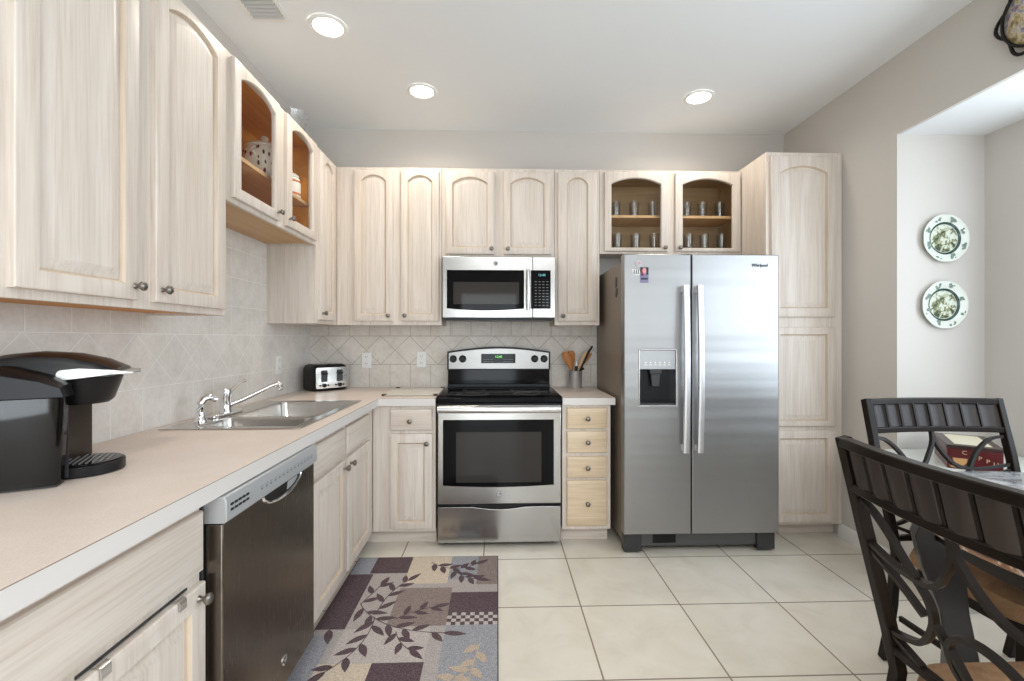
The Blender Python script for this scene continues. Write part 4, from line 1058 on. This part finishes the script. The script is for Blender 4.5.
# ------------------------------------------------------------------ wall plates
M['plate_glaze'] = mat('pale_green_white_glaze', lin(218, 222, 214), .15)
M['plategreen'] = mat('dark_green_glaze', lin(40, 72, 62), .2)
m = mat('plate_scene_glaze', lin(200, 205, 190), .15); g = G(m)
n = g.noise(g.mapping((1, 1, 1)), 34, 4, .6, .8)
g.l.new(g.ramp(n, [(.40, lin(70, 84, 70)), (.47, lin(150, 150, 110)), (.53, lin(206, 214, 200)), (.75, lin(222, 228, 218))]), g.p.inputs['Base Color']); M['platescene'] = m
def plate(x, z, label):
    y = 2.499
    t = thing('wall_plate', label, 'plate', (x, y, z), group='green and white plates on the nook wall')
    N = 64; sc = lambda a: 1 - .018 * (abs(math.cos(4 * a)) ** 6)
    def R(r, d, s_=True): return [(x + r * (sc(2 * PI * k / N) if s_ else 1) * math.cos(2 * PI * k / N), y - d, z + r * (sc(2 * PI * k / N) if s_ else 1) * math.sin(2 * PI * k / N)) for k in range(N)]
    b = B().loft([R(.060, .001, False), R(.075, .004, False), R(.131, .022), R(.133, .024), R(.131, .026), R(.088, .016, False), R(.080, .010, False), R(.01, .009, False)]); rim = part('dish', b, 'plate_glaze', t)
    b = B().loft([R(.090, .0168, False), R(.0785, .0102, False), R(.0785, .0106, False), R(.090, .0175, False)], False, False); part('green_ring', b, 'plategreen', t, 'dark green ring')
    b = B().loft([R(.076, .0096, False), R(.076, .0106, False), R(.001, .0108, False)], False, True); part('painted_scene', b, 'platescene', t)
    for k in range(8):
        b = B()
        a = 2 * PI * (k + .5) / 8
        c = Vector((x + .112 * math.cos(a), y - .0222, z + .112 * math.sin(a)))
        for j in range(5):
            q = c + Vector((random.uniform(-.015, .015), 0, random.uniform(-.015, .015)))
            b.ball(q, random.uniform(.006, .010), 8, (1, .25, 1))
        part('sprig', b, mat('sprig_glaze', lin(112, 132, 120), .3) if 'sprig_glaze' not in bpy.data.materials else bpy.data.materials['sprig_glaze'], t)
plate(2.478, 1.835, 'upper green and white scalloped plate on the nook wall')
plate(2.472, 1.467, 'lower green and white scalloped plate on the nook wall')

# ------------------------------------------------------------------ wrought-iron plaque on the header, top right
M['iron'] = mat('wrought_iron', (.012, .011, .010, 1), .4, .6)
m = mat('painted_floral_glaze', (.5, .4, .3, 1), .3); g = G(m)
n = g.noise(g.mapping((1, 1, 1)), 22, 3, .6, .4)
g.l.new(g.ramp(n, [(.32, lin(70, 66, 50)), (.42, lin(160, 140, 90)), (.50, lin(205, 190, 160)), (.58, lin(120, 130, 160)), (.68, lin(150, 90, 80))]), g.p.inputs['Base Color']); M['floral'] = m
t = thing('wall_plaque', 'painted floral plaque in a black wrought-iron frame above the nook opening', 'wall decor', (XR - .002, 1.80, 2.63))
py, pz = 1.795, 2.630
b = B().lathe([(.135, .004), (.150, .012), (.140, .024), (.100, .034), (.05, .040), (.001, .041)], (XR - .002, py, pz), (-1, 0, 0), 32); part('dish', b, 'floral', t)
b = B()
N = 72
b.tube([(XR - .024, py + (.160 + .016 * math.cos(6 * 2 * PI * k / N)) * math.cos(2 * PI * k / N), pz + (.160 + .016 * math.cos(6 * 2 * PI * k / N)) * math.sin(2 * PI * k / N)) for k in range(N + 1)], .007, 8, (1, 0, 0))
b.tube([(XR - .030, py + .145 * math.cos(2 * PI * k / N), pz + .145 * math.sin(2 * PI * k / N)) for k in range(N + 1)], .006, 8, (1, 0, 0))
part('iron_rim', b, 'iron', t)

# ------------------------------------------------------------------ dining corner
# stone-topped ledge in the nook
b = B().prism(rr(2.10, 2.722, 2.02, 2.500, .06, 6), ident, .635, .667)
struct('trim_ledge', b, mat('pale_marble', lin(222, 228, 222), .2), bevel=.006)
struct('trim_ledge_base', B().box(2.16, 2.722, 2.08, 2.485, 0, .635), 'wall')
# box on the ledge
ba = math.atan2(1.95 - 2.15, 2.229 - 2.15)
t = thing('keepsake_box', 'dark red coffee-themed box with a cup picture on the nook ledge', 'box', (2.30, 2.20, .667))
p0, p1 = Vector((2.135, 2.13, 0)), Vector((2.262, 2.035, 0))
ux = (p1 - p0).normalized(); uy = Vector((-ux.y, ux.x, 0)); W_, D_ = (p1 - p0).length + .03, .34
bx_ = lambda u, v, z: tuple(p0 + ux * u + uy * v + Vector((0, 0, z)))
m_red = mat('dark_red_lacquer', lin(92, 26, 30), .3); M['boxred'] = m_red
b = B().loft([[bx_(u, v, .6675) for u, v in ((0, 0), (W_, 0), (W_, D_), (0, D_))], [bx_(u, v, .762) for u, v in ((0, 0), (W_, 0), (W_, D_), (0, D_))]]); part('box_body', b, 'boxred', t, bevel=.002)
b = B().loft([[bx_(u, v, .7625) for u, v in ((-.003, -.003), (W_ + .003, -.003), (W_ + .003, D_ + .003), (-.003, D_ + .003))], [bx_(u, v, .778) for u, v in ((-.003, -.003), (W_ + .003, -.003), (W_ + .003, D_ + .003), (-.003, D_ + .003))]])
ld_ = part('lid', b, mat('dark_wood_lacquer', lin(54, 34, 30), .3), t, bevel=.002)
b = B().loft([[bx_(u, v, .7782) for u, v in ((.03, .03), (W_ - .03, .03), (W_ - .03, D_ - .03), (.03, D_ - .03))], [bx_(u, v, .7795) for u, v in ((.03, .03), (W_ - .03, .03), (W_ - .03, D_ - .03), (.03, D_ - .03))]]); part('lid_picture', b, mat('cream_print', lin(216, 208, 180), .3), ld_)
ff = lambda du, dz: (lambda u, v, a: tuple(p0 + ux * (du + u) - uy * (.0006 + a) + Vector((0, 0, dz + v))))
b = B()
b.prism([(-.026, .018), (.026, .018), (.022, -.002), (.010, -.016), (-.012, -.016), (-.022, -.004)], ff(.045, .700), 0, .001)
b.prism([(-.04, 0), (.04, 0), (.03, -.007), (-.03, -.007)], ff(.047, .680), 0, .001)
part('cup_picture', b, mat('tan_print', lin(206, 160, 104), .4), t)
b = B()
for k, ch in enumerate('CAPPU'): b.text(ch, .026, ff(.060 + k * .026, .745 - k * .010), .001)
part('lettering', b, mat('cream_letters', lin(214, 190, 150), .4), t)

# round table
TCX, TCY, TR = 1.872, 1.12, .650
t = thing('dining_table', 'round dining table with polished stone top at the right edge', 'table', (TCX, TCY, 0))
m = mat('polished_stone', lin(150, 140, 130), .08, coat=.4); g = G(m)
n = g.noise(g.mapping((1, 1, 1)), 9, 8, .65, 1.6)
g.l.new(g.ramp(n, [(.34, lin(74, 46, 32)), (.44, lin(134, 88, 60)), (.52, lin(160, 120, 88)), (.56, lin(214, 200, 184)), (.62, lin(120, 84, 62)), (.8, lin(90, 64, 50))]), g.p.inputs['Base Color']); M['stone'] = m
b = B(); b.mi = 1; b.lathe([(TR - .02, .716), (TR - .004, .722), (TR, .732), (TR, .748), (TR - .004, .757)], (TCX, TCY, 0), (0, 0, 1), 96)
b.mi = 0; b.lathe([(TR - .004, .7571), (TR - .012, .760), (.01, .760)], (TCX, TCY, 0), (0, 0, 1), 96)
m = mat('polished_grey_stone', lin(160, 160, 162), .08); g = G(m)  # top of the brown stone, the window's pale reflection put into its colour
n = g.noise(g.mapping((1, 1, 1)), 7, 8, .65, 1.6)
g.l.new(g.ramp(n, [(.34, lin(120, 116, 114)), (.5, lin(176, 176, 178)), (.58, lin(206, 206, 206)), (.66, lin(150, 146, 144))]), g.p.inputs['Base Color']); M['stone_top'] = m
part('tabletop', b, ['stone_top', 'stone'], t)
M['espresso'] = mat('espresso_wood', lin(22, 16, 13), .35)
b = B().lathe([(TR - .07, .660), (TR - .07, .7158)], (TCX, TCY, 0), (0, 0, 1), 64); part('apron', b, 'espresso', t)
b = B().lathe([(.16, .03), (.17, .06), (.10, .12), (.085, .30), (.10, .50), (.15, .62), (.2, .659)], (TCX, TCY, 0), (0, 0, 1), 32); part('pedestal', b, 'espresso', t)
for k in range(3):
    a = math.radians(150 + 120 * k); c, s_ = math.cos(a), math.sin(a)
    pl = [(.50, .001), (.575, .001), (.580, .03), (.560, .15), (.555, .30), (.575, .45), (.615, .57), (.632, .66), (.622, .695), (.600, .7145), (.583, .7145), (.5825, .6595), (.53, .6595), (.515, .60), (.505, .45), (.480, .30), (.480, .15), (.490, .03)]
    b = B().prism(pl, lambda u, v, q: (TCX + c * u - s_ * q, TCY + s_ * u + c * q, v), -.034, .034); part('leg', b, 'espresso', t, bevel=.004)

# chairs (local: +y = front, back rest at -y)
M['chair_metal'] = mat('dark_bronze_metal', (.011, .007, .005, 1), .30, .0, spec=.15)
M['chair_wood'] = wood('dark_walnut_slats', 2, lin(38, 24, 19), lin(22, 14, 11), .45)
m = mat('tan_microfibre', lin(150, 116, 84), .85); g = G(m)
n = g.noise(g.mapping((1, 1, 1)), 14, 5, .7, .5); g.l.new(g.ramp(n, [(.3, lin(124, 92, 64)), (.7, lin(166, 132, 98))]), g.p.inputs['Base Color']); g.bump(n, .2, .004); M['seat'] = m
HW = .280
def Yback(z):   # recline of the back posts
    return -.205 - .008 * (z < .45) - (0 if z < .45 else .125 * ((z - .45) / .58) ** 1.15)
def S(u, z, off=0): return (u, Yback(z) - .035 * (1 - (u / HW) ** 2) * min(1, max(0, (z - .45) / .35)) + off, z)
def make_chair(label, loc, rz):
    t = thing('dining_chair', label, 'chair', loc, rz, 'dining chairs round the stone table', world=False)
    # seat cushion and frame
    sh = lambda i, z: [(u, v, z) for u, v in rr(-.245 + i, .245 - i, -.205 + i, .235 - i, .075, 6)]
    b = B().loft([sh(.012, .418), sh(.002, .426), sh(-.004, .448), sh(.004, .478), sh(.035, .498), sh(.10, .506)]); part('seat', b, 'seat', t, 'tan microfibre seat cushion')
    b = B().loft([sh(.012, .385), sh(.012, .4178)]); part('seat_frame', b, 'chair_metal', t)
    for sx in (-1, 1):
        zs = [.002, .10, .25, .40, .45, .55, .68, .80, .90, 1.0, 1.03]
        pts = [(sx * (HW - .02 + .0 * z) if z < .45 else sx * (HW - .02 + .02 * min(1, (z - .45) / .3)), Yback(z) + (-.055 * (1 - z / .45) ** 2 if z < .45 else 0), z) for z in zs]
        b = B().flat(pts, (0, 1, 0), .026, .030); part('back_post', b, 'chair_metal', t, bevel=.003)
        b = B().flat([(sx * .235, .205, .384), (sx * .238, .208, .25), (sx * .242, .220, .002)], (0, 1, 0), .026, .026); part('front_leg', b, 'chair_metal', t, bevel=.003)
        b = B().flat([(sx * .236, .208, .20), (sx * .25, -.2, .20)], (0, 0, 1), .012, .02); part('stretcher', b, 'chair_metal', t)
    us = [-HW + 2 * HW * k / 16 for k in range(17)]
    b = B()
    nrm = (0, 1, -.0)
    def rail(z, h, d): b.sweep([S(u, z) for u in us], [(-d / 2, -h / 2), (d / 2, -h / 2), (d / 2, h / 2), (-d / 2, h / 2)], (0, 0, 1))
    rail(1.018, .024, .030); part('top_rail', b, 'chair_metal', t, bevel=.003)
    b = B(); rail(.905, .022, .026); part('lower_rail', b, 'chair_metal', t, bevel=.003)
    b = B(); rail(.505, .020, .022); part('bottom_rail', b, 'chair_metal', t, bevel=.003)
    # slatted wooden band
    b = B()
    for k in range(8):
        u0, u1 = -HW + .018 + k * (2 * HW - .036) / 8, -HW + .018 + (k + 1) * (2 * HW - .036) / 8
        b.mi = 0
        um = (u0 + u1) / 2
        sec = lambda z: [S(u0, z, .003), S(u0 + .008, z, -.007), S(um, z, -.012), S(u1 - .008, z, -.007), S(u1, z, .003)]
        back = lambda z: [(p[0], p[1] + .010, p[2]) for p in reversed(sec(z))]
        b.loft([sec(.914) + back(.914), sec(1.008) + back(1.008)])
        continue
        q = [[S(u0 + .005, z, -.011) for z in (.916, 1.006)], [S(u1 - .005, z, .010) for z in (.916, 1.006)]]
        A_, B_, C_, D_ = q[0][0], q[1][0], q[1][1], q[0][1]
        th = lambda p: (p[0], p[1] - .010, p[2])
        b.loft([[A_, B_, C_, D_], [th(A_), th(B_), th(C_), th(D_)]])
    part('slat', b, 'chair_wood', t, 'dark wooden slats of the back')
    for k in range(1, 8):
        b = B()
        u = -HW + .018 + k * (2 * HW - .036) / 8
        b.sweep([S(u, .912, .004), S(u, 1.010, .004)], [(-.004, -.010), (.004, -.010), (.004, .010), (-.004, .010)], (0, 1, 0))
        part('band_divider', b, 'chair_metal', t)
    # wrought lattice: mirrored curves, p from post (0) to centre (1), q from band (0) to bottom rail (1)
    b = B()
    def curve(ctrl, n=16):
        out = []
        m_ = len(ctrl) - 1
        C_ = [ctrl[0]] + list(ctrl) + [ctrl[-1]]
        for i in range(m_):
            p0, p1, p2, p3 = C_[i], C_[i + 1], C_[i + 2], C_[i + 3]
            for k in range(6):
                s_ = k / 6
                out.append(tuple(.5 * ((2 * p1[j]) + (-p0[j] + p2[j]) * s_ + (2 * p0[j] - 5 * p1[j] + 4 * p2[j] - p3[j]) * s_ ** 2 + (-p0[j] + 3 * p1[j] - 3 * p2[j] + p3[j]) * s_ ** 3) for j in (0, 1)))
        return out + [ctrl[-1]]
    shapes = [[(0, .05), (.18, .08), (.38, .20), (.55, .37)],
              [(1, 0), (.985, .10), (.90, .22), (.76, .34), (.55, .38), (.28, .37), (0, .33)],
              [(0, .38), (.30, .47), (.53, .60)],
              [(.55, .38), (.625, .48), (.60, .62), (.42, .80), (.20, .87), (0, .90)],
              [(.61, .60), (.75, .78), (.86, .99)],
              [(0, .90), (.20, .95), (.34, .99)]]
    for sg in (-1, 1):
        for ctrl in shapes:
            pts = [S(sg * (-HW + .012 + p * (HW - .012)), .897 - q * (.897 - .512), .0) for p, q in curve(ctrl)]
            b.flat(pts, (0, 1, .25), .012, .015)
    part('lattice', b, 'chair_metal', t, 'curved wrought-iron lattice of the back', smooth=30)
    ring = [S(.085 * math.cos(2 * PI * k / 32), .605 + .075 * math.sin(2 * PI * k / 32)) for k in range(33)]
    part('lattice_ring', B().flat(ring, (0, 1, .25), .012, .015), 'chair_metal', t, smooth=30)
    return t
c1 = make_chair('metal and dark wood dining chair nearest the camera, seat facing the table', (1.208, .867, 0), -PI / 2)
c2 = copy_tree(c1)
c2.location = (1.803, 1.535, 0); c2.rotation_euler = (0, 0, PI); c2['label'] = 'metal and dark wood dining chair behind the table in front of the red box'
